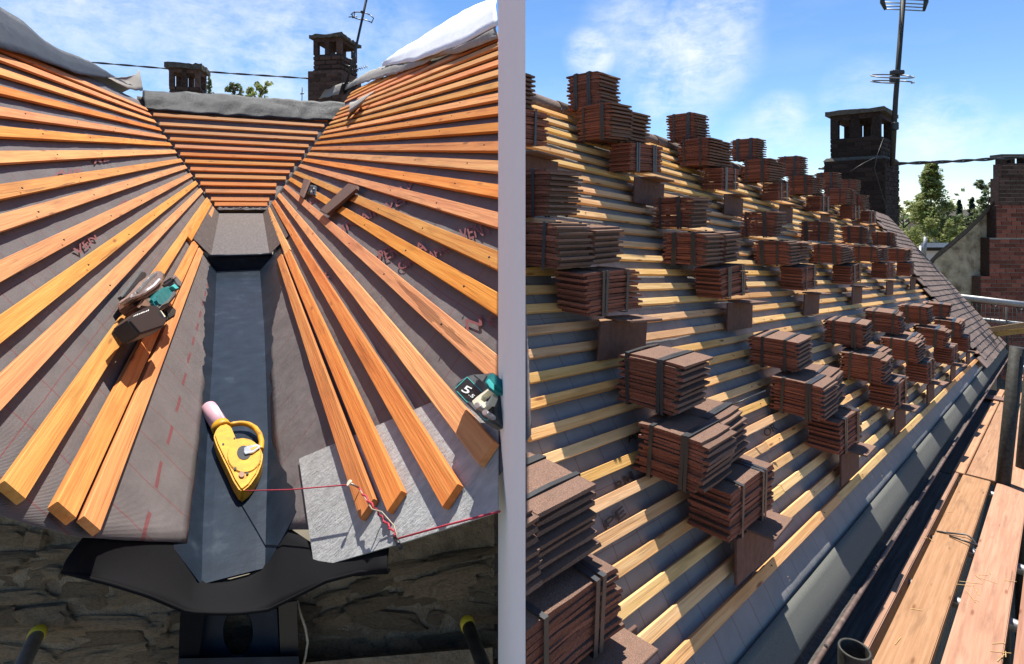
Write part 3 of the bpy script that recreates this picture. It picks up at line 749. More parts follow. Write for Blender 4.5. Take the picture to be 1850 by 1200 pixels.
outer = [Wh(*rect_pt(q), .075) for q in angs]; inner = [Wh(430 + 27 * math.cos(q), 1142 + 42 * math.sin(q), .072) for q in angs]; deep = [Wh(430 + 25 * math.cos(q), 1142 + 40 * math.sin(q), .0) for q in angs]
mb.grid([outer + outer[:1], inner + inner[:1], deep + deep[:1]], smooth=False)
mb.build('outlet_plate', M_LEAD, hop)
mb = MB(); mb.prism([Wh(x, y, .0) for x, y in ((326, 1098), (372, 1098), (360, 1196), (322, 1198))], [Wh(x, y, .095) for x, y in ((326, 1098), (372, 1098), (358, 1196), (322, 1198))]); mb.build('hopper_side', M_RUBBER, hop)
mb = MB(); mb.prism([Wh(x, y, .0) for x, y in ((503, 1092), (536, 1086), (540, 1198), (507, 1198))], [Wh(x, y, .09) for x, y in ((503, 1092), (536, 1086), (540, 1198), (507, 1198))]); mb.build('hopper_side', M_BLACK, hop)
mb = MB(); mb.prism([Wh(x, y, .0) for x, y in ((322, 1190), (540, 1186), (542, 1230), (320, 1230))], [Wh(x, y, .105) for x, y in ((322, 1190), (540, 1186), (542, 1230), (320, 1230))]); mb.build('hopper_base', M_LEAD, hop)
mb = MB(); mb.prism([Wh(x, y, -.03) for x, y in ((300, 1090), (545, 1080), (545, 1230), (300, 1230))], [Wh(x, y, -.01) for x, y in ((300, 1090), (545, 1080), (545, 1230), (300, 1230))]); mb.build('back_plate', M_BLACK, hop)
mb = MB(); mb.prism([Wh(x, y, .0) for x, y in ((545, 1192), (890, 1164), (890, 1260), (545, 1260))], [Wh(x, y, .06) for x, y in ((545, 1198), (890, 1170), (890, 1260), (545, 1260))])
tag(mb.build('stone_ledge', M_MORTAR, None, WM), 'grey stone ledge along the foot of the rubble wall right of the hopper', 'ledge')
tw = MB(); tw.tube([Wh(537, 1086, .06), Wh(543, 1110, .07), Wh(552, 1135, .075), Wh(556, 1160, .08), Wh(552, 1185, .08), Wh(547, 1205, .08)], .0028, 6)
tag(tw.build('twine', M_TWINE, None, WM), 'pale twine hanging down the shaded wall beside the hopper', 'twine')
for (x0, y0, x1, y1, nm) in ((70, 1140, 30, 1225, 'blue-grey scaffold tube with a yellow end cap at the bottom left corner'), (842, 1122, 872, 1200, 'dark scaffold tube with a yellow end cap under the right end of the slate')):
    st = thing('scaffold_tube', nm, 'scaffold tube', WM, 'capped scaffold tubes below the eaves wall')
    p0, p1 = Wh(x0, y0, .03), Wh(x1, y1, .16)
    d = (p1 - p0).normalized()
    mb = MB(); mb.tube([p0, p0 + d * .004, p0 + d * .022], [.0145, .0165, .0165], 16); mb.build('end_cap', M_YCAP, st)
    mb = MB(); mb.tube([p0 + d * .022, p1 + d * .2], .0148, 16); mb.build('tube', M_GALV if x0 < 100 else M_DKSTEEL, st)

# ------------------------------------------------------------------ added white divider filling the blank gap between the two roofs
pw = MB()
def zq(y): return max(.45, (-Q.D + .40567 * y) / .59941 + .10)
sec = [.68, 1.4, 2.0, 2.6, 3.3, 4.0, 4.9]
lf_, rt_ = [], []
for y in sec:
    hw_ = .0165 + (.105 - .0165) * (y - .68) / (4.9 - .68)
    zt = min(zq(y), .385 * y - .04) if y > .7 else .31
    zt = min(zq(y), 1.25)
    lx_, ly_ = (-.0262, 1.05) if y < .7 else (-max(hw_, .0262), y)  # near end splayed to make the divider look whiter
    lf_.append((V((lx_, ly_, -CZ)), V((lx_, ly_, .385 * ly_ + .03 if y < .7 else zt)))); rt_.append((V((hw_, y, -CZ)), V((hw_, y, .31 if y < .7 else zt))))
for A in (lf_, rt_):
    for q0, q1 in zip(A, A[1:]): pw.face([q0[0], q1[0], q1[1], q0[1]])
for q0, q1, r0, r1 in zip(lf_, lf_[1:], rt_, rt_[1:]): pw.face([q0[1], q1[1], r1[1], r0[1]])
pw.face([lf_[0][0], rt_[0][0], rt_[0][1], lf_[0][1]]); pw.face([lf_[-1][0], rt_[-1][0], rt_[-1][1], lf_[-1][1]])
bmesh.ops.remove_doubles(pw.bm, verts=pw.bm.verts, dist=1e-5)
tag(pw.build('white_divider', M_WHITE, None, WM), 'narrow added white divider standing upright between the valley roof and the steep roof', 'wall')

# ------------------------------------------------------------------ tile bundles on the steep slope
def tile_mesh(lx, ly, camber_x, th=.0114):
    mb = MB(); nx, ny = (6, 2) if camber_x else (2, 6)
    def z(i, j):
        q = (2 * i / nx - 1) if camber_x else (2 * j / ny - 1)
        return .0045 * (1 - q * q)
    rows = []
    for layer in (0, 1):
        rows.append([[mb.bm.verts.new(V((-lx + lx * i / nx + (random.uniform(-.004, .004) if i in (0, nx) else 0), ly * j / ny + (random.uniform(-.003, .003) if j in (0, ny) else 0),
                                         z(i, j) + (th if layer else 0)))) for j in range(ny + 1)] for i in range(nx + 1)])
    lo, hi = rows
    for i in range(nx):
        for j in range(ny):
            f = mb.bm.faces.new([hi[i][j], hi[i + 1][j], hi[i + 1][j + 1], hi[i][j + 1]]); f.material_index = 0
            f = mb.bm.faces.new([lo[i][j], lo[i][j + 1], lo[i + 1][j + 1], lo[i + 1][j]]); f.material_index = 1
    for i in range(nx):
        for j, fl_ in ((0, 1), (ny, 0)):
            q = [lo[i][j], lo[i + 1][j], hi[i + 1][j], hi[i][j]]
            f = mb.bm.faces.new(q if fl_ else list(reversed(q))); f.material_index = 1
    for j in range(ny):
        for i, fl_ in ((0, 0), (nx, 1)):
            q = [lo[i][j], lo[i][j + 1], hi[i][j + 1], hi[i][j]]
            f = mb.bm.faces.new(q if fl_ else list(reversed(q))); f.material_index = 0 if camber_x else 1
    # nibs at the back end
    for yy in ((.25, .75) if camber_x else ()):
        mb.box(-lx + .006, -lx + .022, ly * yy - .018, ly * yy + .018, -.006, .001, mi=1)
    return mb.mesh('roof_tile', [M_TILE, M_TEDGE])
LA, WA, LC, WC = .272, .242, .168, .392
TM_A = [tile_mesh(LA, WA, True) for _ in range(7)]
TM_C = [tile_mesh(LC, WC, False) for _ in range(6)]
def band(name, loop, axis, wd, th, root, m=M_STRAP):
    """a strap: loop of corner points, flat width along axis"""
    mb = MB(); c = sum(loop, V()) / len(loop); n = len(loop); rings = []
    for p in loop:
        o_ = (p - c); o_ = o_ - axis * o_.dot(axis); o_.normalize()
        rings.append([mb.bm.verts.new(q) for q in (p - axis * wd / 2, p + axis * wd / 2, p + axis * wd / 2 + o_ * th, p - axis * wd / 2 + o_ * th)])
    for i in range(n):
        A, B = rings[i], rings[(i + 1) % n]
        for k in range(4): mb.bm.faces.new([A[k], A[(k + 1) % 4], B[(k + 1) % 4], B[k]])
    return mb.build(name, m, root)
def bundle(pos, kind, H, label, rot=0.0, y0=0.0, group='strapped bundles of roof tiles on the steep slope', nt=None):
    root = thing('tile_bundle', label, 'tile bundle', frame(pos, PD, E_, UP) @ Matrix.Rotation(rot, 4, 'Z') @ Matrix.Rotation(random.uniform(-.02, .03), 4, 'Y') @ Matrix.Rotation(random.uniform(-.025, .025), 4, 'X'), group)
    pitch = .0126; n = nt or int(H / pitch)
    pitch = H / n
    lx, ly, ms = (LA, WA, TM_A) if kind == 'A' else (LC, WC, TM_C)
    drift = random.uniform(-.03, .03)
    for k in range(n):
        f = k / n
        if kind == 'A':
            dx = (0.012 if k % 2 else -.013) + drift * f + random.uniform(-.008, .008); dy = random.uniform(-.005, .005)
        else:
            dy = (0.0 if k % 2 else .016) + drift * f + random.uniform(-.007, .007); dx = random.uniform(-.006, .006)
        o = link('roof_tile', random.choice(ms), root, Matrix.Translation((dx, dy, k * pitch)) @ Matrix.Rotation(random.uniform(-.012, .012), 4, 'Z') @ Matrix.Rotation(random.uniform(-.012, .012), 4, 'Y' if kind == 'A' else 'X'))
    e = .006; zt = H + .0045
    if kind == 'A':
        for fx in (.80, .30):
            x = -LA * fx + random.uniform(-.012, .012); j = random.uniform(-.012, .012)
            band('strap', [V((x, -e, -e)), V((x, WA + e, -e)), V((x + j, WA + e, zt)), V((x + j, WA * .5, zt + .003)), V((x + j, -e, zt))], V((1, 0, 0)), .017, .0018, root)
            if random.random() < .45:
                band('strap', [V((x + .02, -e * 1.3, -e)), V((x + .02, WA + e, -e)), V((x + j + .016, WA + e, zt + .002)), V((x + j + .016, -e * 1.3, zt + .002))], V((1, 0, 0)), .015, .0016, root)
    else:
        for fy in (.24, .74):
            y = WC * fy + random.uniform(-.015, .015); j = random.uniform(-.015, .015)
            for d in ((0, .024) if random.random() < .7 else (0,)):
                band('strap', [V((e + .004, y + d, -e)), V((e + .004, y + d + j * .5 + d * .2, zt)), V((-LC * .5, y + d + j, zt + .002)), V((-LC - e, y + d + j, zt)), V((-LC - e, y + d, -e))], V((0, 1, 0)), .017, .0018, root)
    return root
def front(px, py, Ln, h=.03):
    r = ray(px, py); return r * ((-R.D + h + Ln * R.n.dot(PD)) / R.n.dot(r))
ref = R.P(*R.uv(1316, 1060))
oA = front(1221, 754, LA) - ref; oB = front(1265, 886, LA) - ref; oC = front(1316, 983, LC) - ref
sup_meshes = []
mb = MB(); mb.box(-.012, 0, 0, .40, 0, .178); mb.bevel(.002); SUPV = mb.mesh('support_tile', M_PROP)
mb = MB(); rr = []
mb.box(-.05, .105, 0, .25, 0, .0115); mb.bevel(.002); SUPH = mb.mesh('support_tile', [M_TILE])
rows_ = {'bottom': [(1.14, -.515), (2.287, -.512), (3.756, -.516), (5.25, -.516), (6.72, -.516), (8.3, -.518), (9.85, -.518)],
         'middle': [(2.09, .464), (3.506, .503), (5.039, .529), (6.648, .572), (8.45, .632), (10.2, .675)],
         'top': [(2.03, 1.47), (3.278, 1.499), (4.787, 1.55), (6.24, 1.601), (7.734, 1.624), (9.35, 1.65), (10.35, 1.66)]}
ORD = ['first', 'second', 'third', 'fourth', 'fifth', 'sixth', 'seventh', 'eighth']
for rn, lst in rows_.items():
    for i, (a, b) in enumerate(lst):
        base = R.P(a, b)
        where = f'{ORD[i]} pile from the left, {rn} row'
        jr = lambda: random.uniform(-.075, .075)
        jp = lambda: E_ * random.uniform(-.02, .02)
        partial = base.x < .12
        hk = {'top': 1.2, 'middle': 1.08, 'bottom': 1.0}[rn]
        bundle(base + oA + jp() + UP * (.02 if rn == 'top' else .005), 'A', .198 * hk + random.uniform(-.02, .012), f'single tile bundle on top of the {where}', jr())
        cut = rn == 'top' and i == 0
        bundle(base + oB + jp() * .3 - UP * .018, 'A', .196 * (hk if rn == 'top' else 1), f'near middle tile bundle of the {where}', jr() * .5)
        p2 = base + oB + E_ * .249 - UP * .018 - PD * random.uniform(-.01, .025)
        bundle(p2, 'A', .196 * (hk if rn == 'top' else 1) + random.uniform(-.026, .004), f'far middle tile bundle of the {where}', jr() * .5)
        bundle(base + oC + jp() * .5, 'C', .188, f'sideways bottom tile bundle of the {where}', jr() * .7)
        ms = frame(base + R.n * .026 + PD * .012, PD, R.e, PD.cross(R.e))
        o = link('support_tile', SUPV, None, ms @ Matrix.Rotation(random.uniform(-.03, .03), 4, 'Y'))
        tag(o, f'upright prop tile under the {where}', 'roof tile', 'prop tiles holding up the piles')
        o = link('support_tile', SUPH, None, frame(base + R.n * .026 + PD * .012 + UP * .180 + R.e * .11, PD, R.e, PD.cross(R.e)) @ Matrix.Rotation(random.uniform(-.08, .08), 4, 'Z'))
        tag(o, f'flat tile capping the prop of the {where}', 'roof tile', 'prop tiles holding up the piles')
# piles that stand against the white divider are cut off square by it
bpy.context.view_layer.update()
wl_n = V((1, -.02097, 0)).normalized(); wl_p = V((.0165 + .003, .68, 0))
for o in [q for q in COL.objects if q.name.startswith(('tile_bundle', 'support_tile'))]:
    parts = [o] if o.type == 'MESH' else list(o.children)
    keep = 0
    for c in parts:
        mw = c.matrix_world
        ds = [(mw @ V(q) - wl_p).dot(wl_n) for q in c.bound_box]
        if min(ds) >= 0: keep += 1; continue
        if max(ds) < .012: bpy.data.objects.remove(c); continue
        bm_ = bmesh.new(); bm_.from_mesh(c.data); mi = mw.inverted()
        bmesh.ops.bisect_plane(bm_, geom=list(bm_.verts) + list(bm_.edges) + list(bm_.faces), plane_co=mi @ wl_p, plane_no=(mw.to_3x3().transposed() @ wl_n).normalized(), clear_inner=True)
        bmesh.ops.holes_fill(bm_, edges=[e for e in bm_.edges if e.is_boundary], sides=0)
        me = bpy.data.meshes.new(c.data.name); bm_.to_mesh(me); bm_.free()
        for m_ in c.data.materials: me.materials.append(m_)
        c.data = me; keep += 1
    if o.type != 'MESH' and keep == 0 if not (len(parts) == 1 and parts[0] is o) else False: bpy.data.objects.remove(o)
# a few odd pieces round the piles
mb = MB(); q0 = R.P(*R.uv(1311, 738), .026)
mb.tube([q0, q0 + R.n * .05 + R.e * .02, q0 + R.n * .10 + R.e * .10, q0 + R.n * .13 + R.e * .22], .0045, 5)
tag(mb.build('cut_strap', M_STRAP, None, WM), 'loose curl of cut grey strap standing up between two piles of tiles', 'strap')
for (px, py, rx) in ((1095, 1170, .2),):
    pass

# ------------------------------------------------------------------ scaffold along the eaves
nS = R.e.cross(PD); nS = nS if nS.z > 0 else -nS
KS = 2.45 / 2.85
dS = nS.dot(ray(1620, 1200) * 2.85 * KS)
mS = frame(nS * dS, R.e, nS.cross(R.e), nS)
sgS = 1.0 if nS.cross(R.e).dot(PD) > 0 else -1.0
def Suv(x, y, h=0.0):
    r = ray(x, y); p = r * ((dS + h) / nS.dot(r)); return p.dot(R.e), p.dot(PD)
def board(name, lab, a0, a1, c0, c1, th=.04, m=M_BOARD, h=0.0, rot=0.0):
    a0, a1, c0, c1 = a0 * KS, a1 * KS, c0 * KS, c1 * KS
    mb = MB(); ln, wd = a1 - a0, c1 - c0
    k = 8; rows = []
    mb.box(-ln / 2, ln / 2, -wd / 2, wd / 2, -th, 0); mb.bevel(.004, 2)
    return tag(mb.build(name, m, None, mS @ Matrix.Translation(((a0 + a1) / 2, sgS * (c0 + c1) / 2, h)) @ Matrix.Rotation(rot, 4, 'Z')), lab, 'board', 'timber scaffold boards along the eaves')
JA = 7.34
board('scaffold_board', 'narrow pale timber edge strip nearest the gutter on the near scaffold bay', 2.3, JA, -.765, -.725, .10)
board('scaffold_board', 'worn pinkish scaffold board, left of the two wide near boards', 2.3, JA, -.690, -.480, .04, rot=.001)
board('scaffold_board', 'worn scaffold board with straw on it, right of the near gap', 2.3, JA, -.440, -.215, .04, rot=-.001)
board('scaffold_board', 'scaffold board cut off by the right edge of the picture, near bay', 2.3, JA, -.175, .06, .04)
board('scaffold_board', 'pale scaffold board beyond the joint, beside its narrow edge strip', JA + .05, 13.2, -.672, -.45, .04)
board('scaffold_board', 'narrow pale edge strip of the far scaffold bay', JA + .03, 13.2, -.775, -.685, .04)
board('scaffold_board', 'far scaffold board behind the upright scaffold pole', JA + .05, 13.2, -.435, -.19, .04)
board('scaffold_board', 'outermost far scaffold board at the right picture edge', JA + .05, 13.2, -.165, .1, .04)
board('scaffold_board', 'dusty board coloured dark for the shade next to the gutter, near bay', 1.8, JA, -1.02, -.775, .04, M_BOARDD, -.03)
board('scaffold_board', 'dusty board coloured dark for the shade next to the gutter, far bay', JA + .02, 13.2, -1.02, -.79, .04, M_BOARDD, -.03)
for k, a in enumerate((3.62, 4.72, 5.62, 7.2, 9.4)):
    t = thing('scaffold_transom', f'{["nearest", "second", "third", "fourth", "farthest"][k]} galvanised tube crossing under the scaffold boards', 'scaffold tube', WM, 'tubes under the scaffold boards')
    mb = MB(); p = nS * (dS - .075) + R.e * a * KS
    mb.tube([p - PD * .95, p + PD * .6], .030, 12); mb.build('tube', M_GALV, t)
    mb = MB(); mb.tube([p + PD * .12 - UP * .01, p + PD * .17 - UP * .01], .040, 10); mb.build('coupler', M_DKSTEEL, t)
def stube(name, lab, pts, r, m, cat='scaffold tube', group=None, seg=16, coup=()):
    t = thing(name, lab, cat, WM, group)
    mb = MB(); mb.tube(pts, r, seg); mb.build('tube', m, t)
    for q, ax in coup:
        mb = MB(); mb.tube([q - ax * .05, q + ax * .05], r * 1.5, 12); mb.build('coupler', M_DKSTEEL, t)
    return t
f_ = ray(1812, 872) * (dS / nS.dot(ray(1812, 872)))
tp = ray(1838, 627) * f_.y
stube('scaffold_standard', 'dark upright scaffold pole standing on the boards at the right', [f_ - UP * 2.0, f_, tp], .050, M_DKSTEEL, group='upright scaffold poles', coup=())
f2 = ray(1846, 845) * (dS / nS.dot(ray(1846, 845))); t2 = ray(1868, 600) * f2.y
stube('scaffold_standard', 'second dark upright pole half hidden at the right picture edge', [f2 - UP * 2, f2, t2], .045, M_DKSTEEL, group='upright scaffold poles')
# open end of a tube close to the camera
oc = ray(1544, 1172) * 2.25
t = thing('scaffold_standard', 'open top of a scaffold tube at the bottom edge beside the gutter', 'scaffold tube', WM, 'upright scaffold poles')
mb = MB(); rr = []
for rad, z in ((.060, -2.2), (.060, -.004), (.058, 0), (.052, 0), (.050, -.004), (.050, -.9)):
    rr.append([oc + V((rad * math.cos(2 * math.pi * k / 32), rad * math.sin(2 * math.pi * k / 32), z)) for k in range(33)])
mb.grid(rr); mb.build('tube', M_DKSTEEL, t)
mb = MB(); mb.tube([oc + V((0, 0, -.25)), oc + V((0, 0, -.24))], .049, 24); mb.build('inner_plug', M_BLACK, t)
# guard rail with mesh panel at the end of the scaffold
Yr = 11.6
def at(x, y, Y): return ray(x, y) * Y
stube('guard_rail', 'galvanised top guard rail at the far end of the scaffold', [at(1728, 536, Yr), at(1960, 563, Yr - .3)], .060, M_GALV, 'rail')
stube('guard_rail', 'lower galvanised rail behind the mesh panel', [at(1770, 577, Yr + .1), at(1960, 598, Yr - .2)], .040, M_GALV, 'rail')
stube('guard_rail', 'galvanised rail low down by the end boards of the scaffold', [at(1815, 662, Yr - 1.2), at(1960, 680, Yr - 1.4)], .060, M_GALV, 'rail')
gm = thing('mesh_guard', 'dark wire mesh safety panel hung from the far guard rail', 'mesh panel', WM)
for k in range(18):
    x = 1741 + k * 8
    mb = MB(); mb.tube([at(x, 546 + (x - 1741) * .115, Yr + .02), at(x + 2, 700 + (x - 1741) * .1, Yr + .02)], .006, 4); mb.build('wire', M_BLACK, gm)
for k in range(14):
    y = 552 + k * 11
    mb = MB(); mb.tube([at(1741, y, Yr + .03), at(1890, y + 17, Yr + .03)], .006, 4); mb.build('wire', M_BLACK, gm)
for x in (1741, 1818):
    mb = MB(); mb.tube([at(x, 546 + (x - 1741) * .115, Yr), at(x + 2, 705, Yr)], .02, 6); mb.build('mesh_post', M_DKSTEEL, gm)
for x, y in ((1798, 545), (1845, 551)):
    mb = MB(); c = at(x, y, Yr - .04); mb.tube([c + V((.072 * math.cos(2 * math.pi * k / 16), .02, .085 * math.sin(2 * math.pi * k / 16) - .03)) for k in range(16)], .014, 6, closed=True); mb.build('clip', M_BLACK, gm)
for k, (x0, y0, x1, y1, dz) in enumerate(((1788, 592, 1960, 566, 0), (1792, 600, 1960, 580, .25))):
    p0, p1 = at(x0, y0, 11.0), at(x1, y1, 9.8)
    d = (p1 - p0).normalized(); s_ = d.cross(UP).normalized()
    mb = MB(); mb.prism([p0 - UP * .11 + s_ * .03, p0 - UP * .11 - s_ * .03, p0 + s_ * .03, p0 - s_ * .03][0:0] or [p0 + s_ * .05 - UP * .10, p1 + s_ * .05 - UP * .10, p1 - s_ * .05 - UP * .10, p0 - s_ * .05 - UP * .10], [p0 + s_ * .05, p1 + s_ * .05, p1 - s_ * .05, p0 - s_ * .05])
    tag(mb.build('stored_timber', M_OLDB, None, WM), ['upper yellowed timber length lying through the far guard rails', 'lower yellowed timber length lying through the far guard rails'][k], 'timber')
for k, (x0, y0, x1, y1) in enumerate(((1812, 676, 1960, 690), (1818, 682, 1960, 700))):
    p0, p1 = at(x0, y0, 10.3 - k * .3), at(x1, y1, 9.6 - k * .3); d = (p1 - p0).normalized(); s_ = V((-d.y, d.x, 0)).normalized()
    mb = MB(); mb.prism([p0 - UP * .08 + s_ * .1, p1 - UP * .08 + s_ * .1, p1 - UP * .08 - s_ * .1, p0 - UP * .08 - s_ * .1], [p0 + s_ * .1, p1 + s_ * .1, p1 - s_ * .1, p0 - s_ * .1])
    tag(mb.build('end_board', M_BOARD, None, WM), ['pale end board across the far end of the scaffold', 'second pale end board in front of it at the far end of the scaffold'][k], 'board')
# things lying on the boards
def spt(x, y, h=.004): r = ray(x, y); return r * ((dS + h) / nS.dot(r))
mb = MB(); mb.tube([spt(1692, 960), spt(1715, 963, .01), spt(1746, 966, .02), spt(1757, 974, .015), spt(1765, 985), spt(1750, 980, .02), spt(1715, 968, .008)], .006, 5)
tag(mb.build('cut_strap', M_STRAP, None, WM), 'loop of cut grey strap lying on the scaffold boards', 'strap')
for i_, (x, y) in enumerate(((1818, 724),)):
    p = spt(x, y, .006); mb = MB(); mb.box(-.14, .14, -.30, .30, 0, .02); mb.bevel(.003)
    tag(mb.build('loose_tile', M_TILE, None, frame(p, R.e, nS.cross(R.e), nS)), 'single brown tile lying across the far scaffold boards beside the pole', 'roof tile')
mb = MB()
for k in range(22):
    x, y = random.choice([(random.uniform(1590, 1720), random.uniform(900, 1190)), (random.uniform(1760, 1840), random.uniform(1000, 1190)), (random.gauss(1770, 14), random.gauss(1050, 25))])
    p = spt(x, y, .003); d = (R.e * random.uniform(-1, 1) + PD * random.uniform(-1, 1)).normalized() * random.uniform(.01, .06)
    s_ = d.cross(nS).normalized() * .0018
    mb.face([p - d + s_, p - d - s_, p + d - s_, p + d + s_])
o = mb.build('straw', M_OLDB, None, WM); tag(o, 'scattered straw and splinters on the scaffold boards', 'straw', kind='stuff')
mb = MB()
for k in range(40):
    a = random.uniform(1.9, 7); b = random.uniform(-.69, -.55); p = R.P(a, b, .002); s_ = random.uniform(.002, .006)
    mb.face([p + R.e * s_ + R.u * s_ * .3, p - R.e * s_ * .7 + R.u * s_, p - R.e * s_ - R.u * s_ * .5, p + R.u * -s_])
o = mb.build('wood_chips', M_BATR, None, WM); tag(o, 'wood chips on the membrane strip above the eaves', 'chips', kind='stuff')

# ------------------------------------------------------------------ chimneys and masonry
def brick_mesh(lx, ly, lz, m):
    mb = MB(); mb.box(-lx / 2, lx / 2, -ly / 2, ly / 2, -lz / 2, lz / 2)
    for v in mb.bm.verts: v.co += V([random.uniform(-.006, .006) for _ in range(3)])
    mb.bevel(min(lx, lz) * .06); return mb.mesh('brick', m)
def brick_face(root, o, ux, un, wd, z0, z1, bl, bh, ms, proud=.012, skip=None, th=.06):
    """lay courses of bricks on a face: o bottom-left corner, ux along, un outwards"""
    z = z0; k = 0
    while z + bh * .6 < z1:
        h_ = min(bh, z1 - z); x = -(bl * .5 if k % 2 else 0)
        while x < wd - .02:
            xa, xb = max(0, x), min(wd, x + bl)
            if xb - xa > bl * .18 and not (skip and skip((xa + xb) / 2, z + h_ / 2)):
                p = o + ux * ((xa + xb) / 2) + UP * (z + h_ / 2) + un * (proud - th / 2 + random.uniform(-.004, .004))
                link('brick', random.choice(ms), root, Matrix.Translation((0, 0, 0)) @ (frame(p, ux, -un, UP) @ Matrix.Diagonal(((xb - xa - .014) / 1.0, th, h_ - .016, 1))))
                COL.objects[-1].matrix_basis = WM.inverted() @ COL.objects[-1].matrix_basis
            x += bl
        z += bh; k += 1
def ubricks(m): return [brick_mesh(1, 1, 1, m) for _ in range(4)]
def fixb(ms):
    for me in ms:
        for v in me.vertices: pass
    return ms
def unit_bricks(m):
    out = []
    for _ in range(4):
        bm_ = bmesh.new(); bmesh.ops.create_cube(bm_, size=1.0)
        for v in bm_.verts: v.co += V([random.uniform(-.03, .03) for _ in range(3)])
        bmesh.ops.bevel(bm_, geom=list(bm_.edges), offset=.05, segments=1, affect='EDGES')
        me = bpy.data.meshes.new('brick'); bm_.to_mesh(me); bm_.free(); me.materials.append(m); out.append(me)
    return out
UBD, UBR, UBL = unit_bricks(M_BRICKD), unit_bricks(M_BRICKR), unit_bricks(M_BRICKL)
def pbox(root, name, o, ux, uy, wx, wy, z0, z1, m):
    mb = MB(); c = [o, o + ux * wx, o + ux * wx + uy * wy, o + uy * wy]
    mb.prism([p + UP * z0 for p in c], [p + UP * z1 for p in c]); return mb.build(name, m, root)
def chimney(name, label, o, ux, uy, wx, wy, zb, zt, op, bl, bh, ub, joint, shoulder=None, capth=.09, over=.07, nx=2, capm=None, piers=None, lean=0.0):
    """o: front-left bottom corner (z=0 level), ux along the front face, uy away from it; op: height of the openings"""
    root = thing(name, label, 'chimney', WM)
    zo = zt - capth - op
    e = .012
    pbox(root, 'core', o + ux * e + uy * e, ux, uy, wx - 2 * e, wy - 2 * e, zb, zo, joint)
    for (oo, u, n, wd) in ((o, ux, -uy, wx), (o + ux * wx, uy, ux, wy), (o + uy * wy, uy * -1, -ux, wy), (o + ux * wx + uy * wy, -ux, uy, wx)):
        facing = n.dot(-(o + ux * wx / 2)) > 0
        if facing: brick_face(root, oo, u, n, wd, zb, zo, bl, bh, ub)
    px = piers or [0, .42, .84]
    pw_ = wx * .16
    for f_x in (0.0, .5 - .5 * pw_ / wx, 1 - pw_ / wx):
        for f_y in (0, 1):
            pl_ = min(pw_, wy * .3)
            pbox(root, 'pier', o + ux * (wx * f_x) + uy * (f_y * (wy - pl_)), ux, uy, pw_, pl_, zo - .002, zt - capth + .002, ub[0].materials[0])
    pbox(root, 'lintel_course', o + ux * .004 + uy * .004, ux, uy, wx - .008, wy - .008, zt - capth - op * .22, zt - capth, ub[0].materials[0])
    mb = MB(); c = [o - ux * over - uy * over, o + ux * (wx + over) - uy * over, o + ux * (wx + over) + uy * (wy + over), o - ux * over + uy * (wy + over)]
    k_ = 12; lo = []; hi = []
    for q0, q1 in zip(c, c[1:] + c[:1]):
        for s_ in range(k_): 
            p = q0.lerp(q1, s_ / k_) + V([random.uniform(-.012, .012) for _ in range(3)])
            lo.append(p + UP * (zt - capth)); hi.append(p + UP * (zt + random.uniform(-.02, .01)))
    mb.prism(lo, hi); mb.build('cap_slab', capm or M_CAP, root)
    return root
# sooty chimney behind the steep roof
Yc = 12.6
cC = at(1590, 385, Yc); cC.z = 0
def slen(P0, d, x):                         # length along d from P0 (on the horizon) to reach image column x
    k = (x - HX) / F; return (P0.x - k * P0.y) / (k * d.y - d.x)
l1 = slen(cC, -PD, 1500); l2 = slen(cC, E_, 1613)
zt = (HY - 193) / F * Yc; zs = (HY - 285) / F * Yc; zb = (HY - 420) / F * Yc
oo = cC - PD * l1
ch = chimney('sooty_chimney', 'broad soot-blackened brick chimney with openings under its cap, behind the tiled verge', oo, PD, E_, l1, l2, zs - .02, zt, .55, .34, .105, UBD, M_JOINTD, capth=.10, over=.09)
s_ = .11
cB = cC + PD * s_ * .4 - E_ * s_
oo2 = oo - PD * s_ - E_ * s_
pbox(ch, 'base_core', oo2 + PD * .012 + E_ * .012, PD, E_, l1 + 2 * s_ - .024, l2 + 2 * s_ - .024, zb - .5, zs, M_JOINTD)
brick_face(ch, oo2, PD, -E_, l1 + 2 * s_, zb - .3, zs, .34, .105, UBD)
brick_face(ch, oo2 + PD * (l1 + 2 * s_), E_, PD, l2 + 2 * s_, zb - .3, zs, .34, .105, UBD)
mb = MB(); c = [oo2 - PD * .02 - E_ * .02, oo2 + PD * (l1 + 2 * s_ + .02) - E_ * .02, oo2 + PD * (l1 + 2 * s_ + .02) + E_ * (l2 + 2 * s_ + .02), oo2 - PD * .02 + E_ * (l2 + 2 * s_ + .02)]
mb.prism([p + UP * (zs - .03) for p in c], [p.lerp(oo + PD * l1 / 2 + E_ * l2 / 2, .09) + UP * (zs + .05) for p in c]); mb.build('shoulder_course', M_CAP, ch)
pbox(ch, 'flue_partition', oo + PD * (l1 * .36) + E_ * .12, PD, E_, l1 * .10, l2 * .6, zt - .66, zt - .1, M_BRICKD)
# aerial on that chimney
ae = thing('tv_aerial', 'tall grey aerial pole with a round dipole and a comb reflector above the sooty chimney', 'aerial', WM)
Ya = Yc - .05
mb = MB(); mb.tube([at(1612, 300, Ya), at(1618, 180, Ya), at(1634, -30, Ya)], .052, 10); mb.build('pole', M_DKSTEEL, ae)
def ring(cx_, cy_, rx, ry, n=28, a0=0, a1=2 * math.pi): return [at(cx_ + rx * math.cos(a0 + (a1 - a0) * k / n), cy_, Ya) + V((0, -rx * Ya / F * .8 * math.sin(a0 + (a1 - a0) * k / n), 0)) + UP * (ry * Ya / F * math.sin(a0 + (a1 - a0) * k / n)) for k in range(n + 1)]
mb = MB(); mb.tube(ring(1612, 138, 34, -10), .016, 6); mb.build('dipole_ring', M_ALU, ae)
mb = MB(); mb.tube(ring(1612, 148, 34, -9.0, 24, math.pi * .62, math.pi * 2.32), .016, 6); mb.build('dipole_ring', M_ALU, ae)
